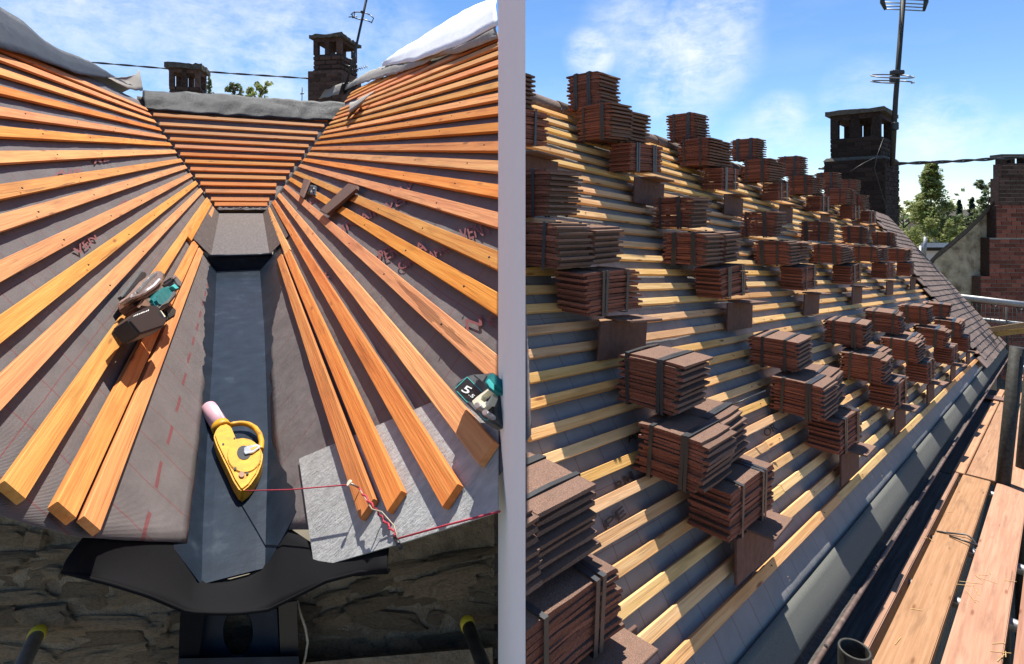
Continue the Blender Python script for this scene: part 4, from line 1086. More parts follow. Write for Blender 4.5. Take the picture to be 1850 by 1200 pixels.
mb = MB(); c = at(1620, 131, Ya - .05); mb.box(-.14, .16, -.05, .05, -.05, .05, Matrix.Translation(c)); mb.bevel(.02); mb.build('clamp', M_BLACK, ae)
mb = MB(); c = at(1613, 143, Ya - .06); mb.box(-.06, .06, -.05, .05, -.08, .08, Matrix.Translation(c)); mb.bevel(.02); mb.build('junction_box', M_BLACK, ae)
for k, y in enumerate((-8, -1, 6, 12, 18)):
    mb = MB(); mb.tube([at(1597, y - 1.5, Ya + .1), at(1633, y, Ya + .02), at(1670, y + 2, Ya + .1)], .014, 5); mb.build('reflector_rod', M_ALU, ae)
for x0, x1 in ((1595, 1600), (1672, 1669)):
    mb = MB(); mb.tube([at(x0, -12, Ya), at(x0 - (1 if x0 < 1600 else -1), 4, Ya), at(x1, 18 + (2 if x0 > 1600 else 0), Ya)], [.045, .05, .028], 8); mb.build('reflector_end', M_BLACK, ae)
mb = MB(); c = at(1617, 228, Ya - .12); mb.box(-.06, .06, -.06, .06, -.09, .09, Matrix.Translation(c)); mb.bevel(.02); mb.build('bracket_box', M_BLACK, ae)
mb = MB(); mb.tube([at(1596, 250, Yc - .35), at(1585, 280, Yc - .5), at(1580, 305, Yc - .55), at(1592, 345, Yc - .5), at(1603, 380, Yc - .4), at(1610, 405, Yc - .5)], .007, 5); mb.build('aerial_lead', M_CABLE, ae)
mb = MB(); mb.tube([at(1580, 285, Yc - .55), at(1560, 295, Yc - .7), at(1536, 310, Yc - .8)], .007, 5); mb.build('aerial_lead', M_CABLE, ae)
def cable(label, pts, r):
    t = thing('overhead_cable', label, 'cable', WM)
    for ph in (0, math.pi):
        mb = MB(); P = []
        n = 60
        for k in range(n + 1):
            f_x = k / n; p = curve(pts)(f_x); P.append(p + V((0, r * math.cos(k * .55 + ph), r * math.sin(k * .55 + ph))))
        mb.tube(P, r, 6); mb.build('strand', M_CABLE, t)
cable('thick twisted black cable from the sooty chimney to the red brick chimney', [at(1480, 305, 14.0), at(1620, 296, 14.0), at(1720, 292, 14.0), at(1800, 287, 14.0), at(1900, 281, 14.0)], .024)
cable('thin twisted black cable strung across the sky behind the two left chimneys', [at(120, 108, 11), at(168, 113, 11), at(300, 124, 11), at(420, 133, 11), at(560, 142, 11)], .010)

# left chimneys: low one with two openings, tall one with an aerial
Yl = 10.0
def xat(x): return V(((x - HX) / F * Yl, Yl, 0))
ux1 = V((.97, .24, 0)).normalized(); uy1 = V((-ux1.y, ux1.x, 0))
o1 = xat(305); w1 = .50
z_ = lambda y, Y=Yl: (HY - y) / F * Y
chimney('low_chimney', 'low brown brick chimney with two square openings behind the dark ridge sheet', o1, ux1, uy1, w1, .45, z_(215), z_(113), .32, .22, .075, UBL, M_JOINTD, capth=.10, over=.055)
o2 = V(((566 - HX) / F * 9.4, 9.4, 0)); w2 = .50; ux2 = V((.985, -.17, 0)).normalized(); uy2 = V((-ux2.y, ux2.x, 0))
c2 = chimney('tall_chimney', 'tall dark brick chimney with an aerial strapped to its right side', o2, ux2, uy2, w2, .62, z_(230, 9.4), z_(64, 9.4), .27, .22, .075, UBL, M_JOINTD, capth=.06, over=.05)
pbox(c2, 'stepped_base', o2 - ux2 * .07 - uy2 * .05, ux2, uy2, w2 + .11, .75, z_(230, 9.4), z_(130, 9.4), M_BRICKL)
brick_face(c2, o2 - ux2 * .07 - uy2 * .05, ux2, -uy2, w2 + .11, z_(230, 9.4), z_(130, 9.4), .22, .075, UBL)
a2 = thing('tv_aerial', 'leaning dark aerial mast with a bent dipole strapped to the tall left chimney', 'aerial', WM)
Y2 = 9.3
mb = MB(); mb.tube([at(626, 152, Y2), at(640, 100, Y2), at(664, -10, Y2)], .021, 8); mb.build('mast', M_BLACK, a2)
for pts in ([(636, 24), (645, 22), (658, 23), (668, 27)], [(636, 31), (648, 35), (660, 36), (672, 41)], [(634, 27), (636, 24), (637, 33)], [(668, 27), (675, 33), (671, 42)], [(640, 20), (640, 30)], [(630, 31), (645, 30)]):
    mb = MB(); mb.tube([at(x, y, Y2 - .03) for x, y in pts], .009, 5); mb.build('dipole_rod', M_BLACK, a2)
mb = MB(); c = at(655, 22, Y2 - .02); mb.box(-.03, .03, -.03, .03, -.02, .02, Matrix.Translation(c)); mb.bevel(.008); mb.build('dipole_clamp', M_BLACK, a2)
for x0, y0, x1, y1 in ((626, 107, 640, 108), (624, 118, 636, 121), (627, 146, 652, 147)):
    mb = MB(); mb.tube([at(x0, y0, Y2), at(x1, y1, Y2)], .012, 6); mb.build('mast_bracket', M_BLACK, a2)
mb = MB(); c = at(640, 99, Y2); mb.box(-.025, .025, -.03, .03, -.045, .045, Matrix.Translation(c)); mb.bevel(.008); mb.build('joint_box', M_BLACK, a2)
mb = MB(); mb.tube([at(630, 130, Y2), at(664, 120, Y2)], .007, 5); mb.build('yagi_boom', M_BLACK, a2)
for k in range(8):
    x = 634 + k * 4; y = 129 - k * 1.2
    mb = MB(); mb.tube([at(x - 2, y - 3.2, Y2), at(x + 2, y + 3.2, Y2)], .0045, 4); mb.build('yagi_rod', M_BLACK, a2)
a3 = thing('tv_aerial', 'tiny distant aerial just left of the tall chimney', 'aerial', WM)
mb = MB(); mb.tube([at(545.5, 182, 40), at(546, 158, 40)], .03, 5); mb.build('mast', M_BLACK, a3)
mb = MB(); mb.tube([at(543, 170, 40), at(549, 169, 40)], .05, 5); mb.build('dipole_rod', M_BLACK, a3)

# gable house with the red brick chimney at the right
gh = thing('gable_house', 'neighbouring house with a rough stone gable and a red brick chimney breast', 'house', WM)
Yg = 17.0
def gp(x, y, dy=0.0): return at(x, y, Yg + dy)
outl = [(1655, 800), (1668, 500), (1690, 470), (1712, 452), (1745, 424), (1775, 395), (1803, 364), (1830, 352), (1990, 352), (1990, 800)]
mb = MB(); f0 = [gp(x, y) for x, y in outl]; mb.prism([p + V((7.0, 6, -.6)) for p in f0], f0); mb.build('gable_wall', M_GABLE, gh)
mb = MB(); vg = [(1660, 502), (1690, 470), (1712, 452), (1745, 424), (1775, 395), (1806, 362)]
lo = [gp(x, y, -.12) + UP * .02 for x, y in vg]; hi = [gp(x, y, -.12) + UP * .17 for x, y in vg]
rr = [[p for p in lo], [p + V((0, -.05, .05)) for p in hi], [p + V((7.0, 6, -.5)) for p in hi]]
mb.grid(rr, smooth=False); solidify(mb.build('verge_tiles', M_CAP, gh), .06)
Yk = Yg - .35
cl_, cr_ = at(1795, 385, Yk), at(1990, 385, Yk); cl_.z = cr_.z = 0
bxz = lambda y: (HY - y) / F * Yk
cdir = (cr_ - cl_).normalized(); cdir.z = 0; cn = V((cdir.y, -cdir.x, 0))
steps = [(380, 640, 1788), (330, 380, 1800), (288, 330, 1807)]
for (y0, y1, xl) in ((500, 760, 1772), (430, 500, 1788), (372, 430, 1800), (322, 372, 1806), (296, 322, 1811)):
    ol = at(xl, 385, Yk); ol.z = 0; wdth = (at(1990, 385, Yk) - at(xl, 385, Yk)).length
    pbox(gh, 'breast_return', ol - cdir * .005 - cn * .32, cdir, cn, .02, .30, bxz(y1), bxz(y0), M_BRICKL)
    pbox(gh, 'breast_core', ol + cdir * .012 - cn * .30, cdir, cn, wdth, .29, bxz(y1), bxz(y0), M_JOINTL)
    brick_face(gh, ol, cdir, cn, min(wdth, (at(1870, 385, Yk) - at(xl, 385, Yk)).length), bxz(y1), bxz(y0) + .02, .30, .125, UBR if y0 > 340 else UBL, .014, th=.1)
for x in (1811, 1826, 1850, 1870):
    o_ = at(x, 385, Yk); o_.z = 0; pbox(gh, 'chimney_pier', o_ - cn * .25, cdir, cn, .13, .25, bxz(297), bxz(284), M_BRICKD)
o_ = at(1806, 385, Yk); o_.z = 0; pbox(gh, 'chimney_cap', o_ - cn * .35, cdir, cn, 3, .42, bxz(285), bxz(279), M_CAP)
# low flat-roofed dormer and a vent pipe in front of the trees
dm = thing('flat_roof_dormer', 'low grey flat-roofed dormer seen over the verge', 'dormer', WM)
mb = MB(); c = [at(1664, 447, 20), at(1722, 447, 20), at(1722, 447, 23), at(1664, 447, 23)]
c = [V((p.x, p.y, (HY - 447) / F * 20)) for p in c]
mb.prism([p - UP * .12 for p in c], c); mb.build('roof_slab', M_BLACK, dm)
mb = MB(); mb.prism([p + V((0, .1, -2.6)) for p in c], [p + V((0, .1, -.13)) for p in c]); mb.build('dormer_wall', M_TARPW, dm)
stube('vent_pipe', 'pale vertical vent pipe standing behind the tiled verge', [at(1669, 470, 16), at(1672, 428, 16)], .048, M_GALV, 'pipe')

# ------------------------------------------------------------------ sheets over the ridges of the valley
def drape(name, lab, rows, m, wr=.02, sc=3.0, th=.004, seed=0, sub=3):
    mb = MB(); n = 70; cs = [curve(r) for r in rows]; rr = []
    for j in range(len(rows) * sub - sub + 1):
        f = j / sub; i0 = min(int(f), len(rows) - 2); s_ = f - i0; row = []
        for i in range(n + 1):
            t = i / n; p = cs[i0](t).lerp(cs[i0 + 1](t), s_)
            q = p * sc + V((seed, seed * 2, 0))
            row.append(p + (V((0, -.5, 1))) * (wr * (noise.noise(q) + .6 * noise.noise(q * 2.3))) )
        rr.append(row)
    mb.grid(rr); o = mb.build(name, m, None, WM); solidify(o, th); return tag(o, lab, 'sheet')
lowl = [L.hit(x, y, .045) for x, y in ((-160, 40), (0, 86), (60, 105), (115, 124), (150, 136), (196, 142), (235, 160), (257, 165))]
topl_ = [L.hit(x, y, .06) for x, y in ((-160, -90), (0, 14), (40, 40), (80, 74), (125, 97), (170, 116), (212, 141), (247, 156))]
bk = [p + L.n * -.25 - L.u * -.1 + V((-.25, -.05, -.25)) for p in topl_]
midl = [a.lerp(b, .5) + L.n * .006 for a, b in zip(lowl, topl_)]
drape('ridge_sheet', 'dark blue-grey sheet draped over the left ridge down onto the top battens', [lowl, midl, topl_, bk], M_TARPD, .010, 2.0, seed=1)
fl_ = [L.hit(195, 141, .05), L.hit(228, 141, .07), L.hit(243, 140, .10), L.hit(254, 140, .12)]
fl2 = [L.hit(205, 147, .05), L.hit(230, 160, .05), L.hit(246, 164, .05), L.hit(258, 163, .05)]
flp = [L.hit(195, 141, .05), L.hit(228, 139, .09), L.hit(247, 134, .12), L.hit(250, 124, .14)]
drape('curled_flap', 'small beige flap of sheet curling up at the end of the left ridge', [fl2, fl_, flp], M_TARPB, .004, 5, seed=2)
xs = (258, 300, 350, 400, 450, 500, 550, 600, 648)
lo = [Bhit(x, y, .034) for x, y in zip(xs, (196, 201, 205, 208, 211, 214, 217, 219, 219))]
tp_ = [Bhit(x, y, .05) for x, y in zip(xs, (164, 164, 167, 170, 174, 178, 182, 185, 187))]
md = [a.lerp(b, .55) + nB * .012 for a, b in zip(lo, tp_)]
bk = [p + V((-.2, .42, -.22)) for p in tp_]
drape('ridge_sheet', 'dark blue-grey sheet folded over the back ridge above the short slope', [lo, md, tp_, bk], M_TARPD, .022, 4.5, seed=5, sub=5)
qx0 = [(588, 186), (612, 168), (640, 154), (680, 143), (720, 131), (760, 118), (782, 104), (830, 96), (868, 82), (899, 68)]
path = sorted([(Q.uv(x, y)[1], Q.uv(x, y)[0]) for x, y in qx0])
btop_ = path[-1][0]
b = 1.45
while b < btop_ - .02:
    a0 = plines(path, b) - .05; a1 = aback(Q, 1.45) + (b - 1.45) * .9
    if a1 - a0 > .2: batten(sQ, Q, a0, a1, b, BW, BT, M_BAT)
    b += .088
mb = MB(); rr = []
for j in range(9):
    bb = lerp(QT - .03, btop_, j / 8); a0 = plines(path, bb) - .15; a1 = aback(Q, 1.45) + (bb - 1.45) * .9 + .1
    rr.append([loc(Q, lerp(a0, a1, i / 20), bb, -.008) for i in range(21)])
mb.grid(rr); solidify(mb.build('underlay', M_MEMQ, sQ), .002)
qx = [(588, 186), (612, 168), (640, 154), (680, 143), (720, 131), (760, 118), (782, 104), (830, 96), (868, 82), (899, 68)]
low_ = [Q.hit(x, y, .04) for x, y in qx]
ro = [(586, 181), (606, 160), (634, 148), (668, 128), (700, 118), (740, 112), (775, 92), (822, 86), (862, 68), (899, 42)]
rol = [Q.hit(x, y, .06) for x, y in ro]
bk = [p + V((-.1, .3, .02)) for p in rol]
drape('felt_roll', 'rolled edge of beige felt lying along the top battens of the sunny slope', [low_, [a.lerp(b, .5) + Q.n * .02 for a, b in zip(low_, rol)], rol, bk], M_TARPB, .012, 4, seed=8)
wl = [Q.hit(x, y, .075) for x, y in ((690, 121), (720, 115), (760, 108), (800, 90), (850, 72), (899, 45))]
wt_ = [Q.hit(x, y, .10) for x, y in ((696, 110), (722, 90), (770, 62), (810, 35), (855, 10), (899, -8))]
wb = [p + V((-.12, .7, -.15)) for p in wt_]
drape('white_sheet', 'bright white breather sheet thrown over the ridge at the top of the sunny slope', [wl, [a.lerp(b, .5) + Q.n * .02 for a, b in zip(wl, wt_)], wt_, wb], M_TARPW, .010, 2.2, seed=11)
drape('crumpled_felt', 'crumpled offcut of grey felt at the foot of the tall left chimney', [[at(575, 178, 8.3), at(590, 176, 8.2), at(600, 174, 8.2), at(612, 172, 8.2)], [at(588, 162, 8.2), at(598, 160, 8.25), at(606, 157, 8.3), at(618, 150, 8.3)], [at(592, 168, 8.5), at(602, 160, 8.6), at(612, 152, 8.6), at(622, 150, 8.6)]], M_TARPB, .03, 4, seed=13)
drape('corner_flap', 'torn grey flap of membrane standing at the junction of back slope and sunny slope', [[Q.hit(624, 220, .03), Q.hit(636, 208, .03), Q.hit(652, 190, .03)], [Q.hit(631, 205, .09), Q.hit(645, 192, .09), Q.hit(660, 178, .08)], [Q.hit(632, 186, .12), Q.hit(648, 180, .10), Q.hit(679, 164, .06)]], M_TARPB, .008, 5, seed=17)

# ------------------------------------------------------------------ things lying on the valley roof
def poly(p, pts, h0, h1, name, m, root, bev=.0, wm=True):
    top = [p.hit(x, y, h1) for x, y in pts]; bot = [q - p.n * (h1 - h0) for q in top]
    mb = MB(); mb.prism(bot, top)
    bmesh.ops.recalc_face_normals(mb.bm, faces=mb.bm.faces)
    if bev: mb.bevel(bev, 2)
    return mb.build(name, m, root, None if root is not None else WM)
o = poly(Q, [(540, 829), (676, 771), (812, 713), (899, 775), (899, 925), (735, 978), (568, 1027)], -.0035, -.0005, 'slate_sheet', M_SLATE, None)
tag(o, 'large pale grey slate sheet slid under the lower batten ends of the sunny slope', 'slate')
# red line, nail and string
nail_p = Q.P(*Q.uv(642, 878, .03), .03)
nl = thing('round_nail', 'pale round nail head standing on the batten end that holds the red string', 'nail', WM)
mb = MB(); mb.tube([nail_p - Q.n * .01, nail_p + Q.n * .014], .0022, 8); mb.build('shank', M_NAIL, nl)
mb = MB(); mb.tube([nail_p + Q.n * .014, nail_p + Q.n * .018], .0065, 14); mb.build('head', M_CREAM, nl)
ln = thing('string_line', 'taut red string line from the yellow reel across the slate to the right', 'string', WM)
tip = VFp(*[0, 0, 0])
G0 = VFp(1.86, -.003, gw(1.86))
def Gh(x, y, h=0.0):                       # a point on the gutter floor, h above it
    nG = (VFp(3, 0, gw(3)) - VFp(2, 0, gw(2))).normalized().cross(tV); nG = nG if nG.z > 0 else -nG
    r = ray(x, y); return r * ((G0.dot(nG) + h) / r.dot(nG)), nG
mb = MB(); P0 = Gh(437, 887, .03)[0]; mb.tube([P0, P0.lerp(nail_p + Q.n * .008, .5) - UP * .004, nail_p + Q.n * .008], .0016, 6); mb.build('cord', M_STRING, ln)
mb = MB(); tw_ = []
for k in range(26):
    f = k / 25; x = lerp(649, 716, f); y = lerp(884, 968, f); hh = .034 if f < .4 else lerp(.03, .006, min(1, (f - .4) / .2))
    c = Q.hit(x, y, hh); tw_.append(c + tV * .0022 * math.sin(k * 1.7) + UP * .0018 * math.cos(k * 1.7))
mb.tube(tw_, .0021, 6); mb.build('twisted_end', M_STRING, ln)
mb = MB(); mb.tube([Q.hit(651, 886, .035), Q.hit(672, 920, .034), Q.hit(690, 925, .02), Q.hit(712, 950, .006), Q.hit(718, 972, .006)], .0013, 5); mb.build('white_strand', M_TWINE, ln)
mb = MB(); mb.tube([Q.hit(720, 973, .008), Q.hit(806, 949, .010), Q.hit(903, 924, .012)], .0018, 6); mb.build('cord', M_STRING, ln)
mb = MB(); mb.tube([Q.hit(713, 970, .002), Q.hit(724, 990, .002)], .0042, 6); mb.build('line_pin', M_BLACK, ln)
# loose slates across the battens and the gloves between them
for k, (pts, lab) in enumerate((([(549, 322), (559, 325), (546, 356), (540, 353)], 'smaller brown slate bridging two battens near the back slope'), ([(629, 331), (645, 335), (644, 341), (590, 387), (577, 380), (604, 355)], 'larger brown slate lying diagonally across three battens'))):
    tag(poly(Q, pts, .030, .048, 'loose_slate', M_PROP, None, .003), lab, 'slate', 'loose slates on the sunny slope')
mb = MB(); rr = []
for j in range(7):
    rr.append([Q.hit(557 + 15 * i / 9, 334 + 18 * j / 6 + 3 * i / 9, .012 + .05 * abs(noise.noise(V((i * .6, j * .7, 3)))) * math.sin(math.pi * (i + .5) / 10)) for i in range(10)])
mb.grid(rr); o = mb.build('work_glove', M_BLACK, None, WM); solidify(o, .006); tag(o, 'crumpled black work glove tucked between battens beside the smaller slate', 'glove')

# circular saw on the shaded slope (outline taken at the saw's own height above the battens)
saw = thing('circular_saw', 'teal and black cordless circular saw resting on the shaded battens', 'circular saw', WM)
def zs_(pts, ox=190, oy=460, k=7.5): return [(ox + x / k, oy + y / k) for x, y in pts]
def lp(pts, h0, h1, name, m, bev=.004): return poly(L, zs_(pts), h0, h1, name, m, saw, bev)
lp([(500, 178), (530, 205), (252, 560), (440, 742), (402, 782), (210, 562)], .028, .040, 'base_plate', M_GREYP, .001)
lp([(520, 220), (570, 265), (560, 330), (430, 470), (300, 600), (262, 560)], .030, .05, 'guard_housing', M_BLACK)
lp([(300, 600), (420, 640), (470, 740), (420, 760), (330, 680)], .035, .07, 'depth_bracket', M_BRONZE)
# round blade under a two-part guard, seen from above its edge
lp([(330, 640), (400, 520), (600, 310), (760, 262), (812, 300), (790, 390), (700, 490), (560, 580), (440, 640)], .052, .062, 'blade', M_BRONZE, .002)
lp([(440, 585), (560, 545), (700, 465), (782, 372), (800, 290), (778, 232), (806, 268), (812, 330), (790, 400), (715, 490), (570, 575), (450, 610)], .062, .098, 'guard_rim', M_BRONZE, .003)
lp([(352, 565), (372, 520), (425, 492), (500, 410), (600, 290), (700, 215), (755, 215), (785, 250), (792, 300), (770, 368), (690, 452), (555, 532), (440, 578), (380, 592)], .07, .112, 'blade_guard', M_STEEL, .008)
lp([(430, 505), (600, 315), (690, 240), (712, 250), (625, 335), (455, 520)], .112, .1145, 'guard_slot', M_GREYP, .0)
lp([(560, 470), (660, 400), (735, 320), (750, 335), (675, 420), (572, 492)], .112, .1145, 'guard_ridge', M_LABEL, .0)
lp([(455, 700), (520, 590), (640, 560), (720, 600), (700, 720), (560, 720)], .045, .095, 'gear_case', M_BRONZE, .006)
lp([(665, 595), (700, 520), (800, 432), (900, 405), (1000, 462), (985, 545), (890, 660), (800, 710), (735, 700)], .05, .115, 'motor_housing', M_TEAL, .010)
lp([(735, 690), (760, 640), (860, 560), (920, 440), (1005, 455), (990, 545), (880, 680), (800, 715)], .05, .120, 'handle_grip', M_GREYP, .010)
lp([(905, 425), (945, 395), (1005, 455), (960, 470)], .11, .128, 'trigger_guard', M_TEALP, .002)
lp([(905, 300), (955, 272), (1055, 385), (1040, 452), (985, 425), (935, 340)], .05, .10, 'front_knob', M_GREYP, .008)
lp([(905, 300), (955, 272), (970, 300), (925, 330)], .10, .104, 'knob_cap', M_STEEL, .001)
lp([(318, 880), (430, 770), (640, 670), (700, 690), (852, 890), (800, 975), (490, 1080)], .065, .115, 'battery_pack', M_BLACK, .006)
lp([(745, 755), (760, 760), (820, 840), (805, 848)], .116, .119, 'label_stripe', M_CREAM, .0)
for q in range(9):
    x = 385 + q * 24; y = 838 - q * 9.2
    lp([(x, y), (x + 12, y - 16 - (q % 3) * 3), (x + 18, y - 17), (x + 8, y + 3)], .1155, .1168, 'printed_mark', M_WPAINT, .0)
lp([(815, 740), (890, 672), (978, 765), (965, 825), (870, 885)], .03, .085, 'motor_cap', M_DKSTEEL, .006)
# chalk-line reel in the gutter
reel = thing('chalk_line_reel', 'yellow chalk line reel with a pink powder bottle lying in the gutter', 'chalk line reel', WM)
def zr(pts): return [(350 + x / 6, 700 + y / 6) for x, y in pts]
def gpoly(pts, h0, h1, name, m, bev=.003):
    top = []; 
    for x, y in zr(pts):
        q, nG = Gh(x, y, h1); top.append(q)
    mb = MB(); mb.prism([q - nG * (h1 - h0) for q in top], top); bmesh.ops.recalc_face_normals(mb.bm, faces=mb.bm.faces)
    if bev: mb.bevel(bev, 2)
    return mb.build(name, m, reel)
gpoly([(215, 520), (245, 440), (300, 390), (360, 385), (405, 415), (440, 500), (462, 552), (540, 540), (610, 555), (675, 595), (725, 650), (752, 720), (735, 820), (690, 930), (610, 1045), (530, 1108), (495, 1100), (430, 1000), (370, 870), (300, 730), (245, 610)], .004, .045, 'case', M_YELP, .009)
circ = lambda cx_, cy_, r, n=28, sx=1.0: [(cx_ + r * sx * math.cos(2 * math.pi * k / n), cy_ + r * math.sin(2 * math.pi * k / n)) for k in range(n)]
gpoly(circ(548, 735, 185), .045, .049, 'spool_cover', M_YELP, .002)
gpoly(circ(545, 706, 76), .049, .0505, 'hub_recess', M_BLACK, 0)
gpoly([(548, 648), (575, 636), (690, 612), (722, 632), (712, 655), (640, 705), (560, 722), (545, 700)], .0515, .056, 'crank', M_STEEL, .001)
gpoly([(615, 655), (680, 636), (700, 640), (640, 678), (622, 680)], .0562, .0568, 'crank_slot', M_YELP, 0)
for cx_, cy_, r in ((320, 615, 13), (442, 552, 11), (450, 878, 14), (520, 940, 32), (582, 928, 14)):
    gpoly(circ(cx_, cy_, r, 14), .0449, .0500 if cy_ > 800 else .0462, 'screw_hole', M_BRONZE if r > 20 else M_BLACK, 0)
hp = [Gh(*zr([q])[0], .028)[0] for q in ((395, 410), (430, 398), (520, 388), (600, 402), (670, 445), (715, 510), (735, 590), (728, 680))]
mb = MB(); cv = curve(hp); mb.tube([cv(i / 24) for i in range(25)], .0085, 12); mb.build('handle', M_YELP, reel)
b0, b1 = Gh(*zr([(165, 225)])[0], .024)[0], Gh(*zr([(300, 440)])[0], .024)[0]
ax = (b1 - b0).normalized(); br_ = (Gh(*zr([(235, 180)])[0], .024)[0] - Gh(*zr([(108, 262)])[0], .024)[0]).length * .44
mb = MB(); mb.tube([b0 + ax * q for q in (-.012, -.006, 0, .01)] + [b1], [br_ * .55, br_ * .85, br_ * .97, br_, br_], 24); mb.build('powder_bottle', M_PINK, reel)
gpoly([(190, 215), (225, 185), (262, 200), (350, 372), (285, 402), (240, 320)], .044, .0475, 'bottle_label', M_LABEL, .001)
cb_ = b0.lerp(b1, .92); mb = MB(); mb.tube([cb_, b1 + ax * .02], br_ * 1.10, 24); mb.build('bottle_collar', M_YELP, reel)
# cordless tool half out of the picture at the white divider
nlr = thing('cordless_tool', 'grey and teal cordless tool with a belt hook lying on the right battens', 'power tool', WM)
def zt_(pts): return [(800 + min(x, 775) / 8.57, 650 + y / 8.57) for x, y in pts]
def np_(pts, h0, h1, name, m, bev=.002): return poly(Q, zt_(pts), h0, h1, name, m, nlr, bev)
np_([(160, 440), (180, 370), (250, 300), (430, 215), (600, 210), (860, 180), (865, 960), (700, 990), (640, 975), (420, 740), (200, 525)], .030, .060, 'battery_base', M_GREYP, .004)
np_([(195, 440), (225, 370), (375, 268), (600, 490), (530, 560), (440, 640), (330, 590), (215, 480)], .0602, .0612, 'label_panel', M_BLACK, 0)
for a_, b_ in (((375, 268), (600, 490)), ((195, 440), (375, 268)), ((215, 485), (380, 660)), ((560, 830), (640, 925)), ((640, 925), (690, 935)), ((690, 935), (860, 870))):
    d = V((b_[0] - a_[0], b_[1] - a_[1])).normalized(); n2_ = V((-d.y, d.x)) * 5
    np_([(a_[0] + n2_.x, a_[1] + n2_.y), (b_[0] + n2_.x, b_[1] + n2_.y), (b_[0] - n2_.x, b_[1] - n2_.y), (a_[0] - n2_.x, a_[1] - n2_.y)], .0613, .0618, 'teal_line', M_TEALP, 0)
np_([(440, 220), (690, 215), (690, 245), (610, 360)], .060, .075, 'shoulder', M_GREYP, .003)
np_([(690, 215), (865, 180), (865, 400), (690, 460), (612, 372)], .060, .095, 'body', M_TEAL, .005)
np_([(665, 340), (705, 288), (830, 380), (865, 470), (720, 430)], .095, .099, 'vent_panel', M_TEALP, .001)
def ring2(o_, i_, h0, h1, name, m):
    np_(o_, h0, h1, name, m, .002)
np_([(450, 640), (540, 560), (820, 392), (870, 385), (870, 430), (800, 420), (610, 560), (585, 620), (640, 655), (700, 640), (870, 520), (870, 560), (720, 680), (590, 790), (480, 700)], .062, .075, 'belt_hook', M_CREAM, .002)
for cx_, cy_ in ((530, 705), (650, 815)):
    np_(circ(cx_, cy_, 48, 18), .064, .084, 'hook_screw', M_STEEL, .002)
np_([(610, 600), (840, 425), (865, 440), (865, 480), (660, 640), (615, 640)], .0613, .064, 'vent_slot', M_STEEL, .0)
np_([(700, 740), (860, 600), (865, 760), (760, 880), (650, 890)], .0613, .066, 'grip_recess', M_BLACK, .001)
for txt, x0, y0, x1, y1, s_ in (('5', 280, 480, 400, 545, 17), ('.5', 395, 545, 465, 600, 8)):
    (xa, ya), (xb, yb) = zt_([(x0, y0)])[0], zt_([(x1, y1)])[0]
    o = lettering(nlr, Q, txt, xa, ya, xb, yb, 0, M_WPAINT, .0628, 'printed_number', s_)
    o.matrix_basis = WM.inverted() @ Q.m
# nails along the battens
def nails(root, p, lst, nm):
    mb = MB()
    for a, b in lst:
        c = loc(p, a, b, .026); mb.tube([c, c + V((0, 0, .003))], .0032, 6)
    o = mb.build('batten_nails', M_BLACK, root); o['kind'] = 'stuff'
nails(sQ, Q, [(a + random.uniform(-.03, .03), b - .0275) for b in qb[6:] for a in (1.3, 1.9, 2.6, 3.4, 4.3, 5.3) if a > q_left(b)], 'q')
nails(sL, L, [(a + random.uniform(-.03, .03), L.uv(0, y)[1] - .0275) for y in (197, 233, 277, 337, 390, 470, 566, 673) for a in (2.2, 2.9, 3.7, 4.7, 5.8)], 'l')
nails(roof, R, [(a + random.uniform(-.04, .04), RB0 + GA * i - .02) for i in range(29) for a in (2.6, 3.4, 4.2, 5.0, 5.8, 6.6) if a > ra0(RB0 + GA * i)], 'r')

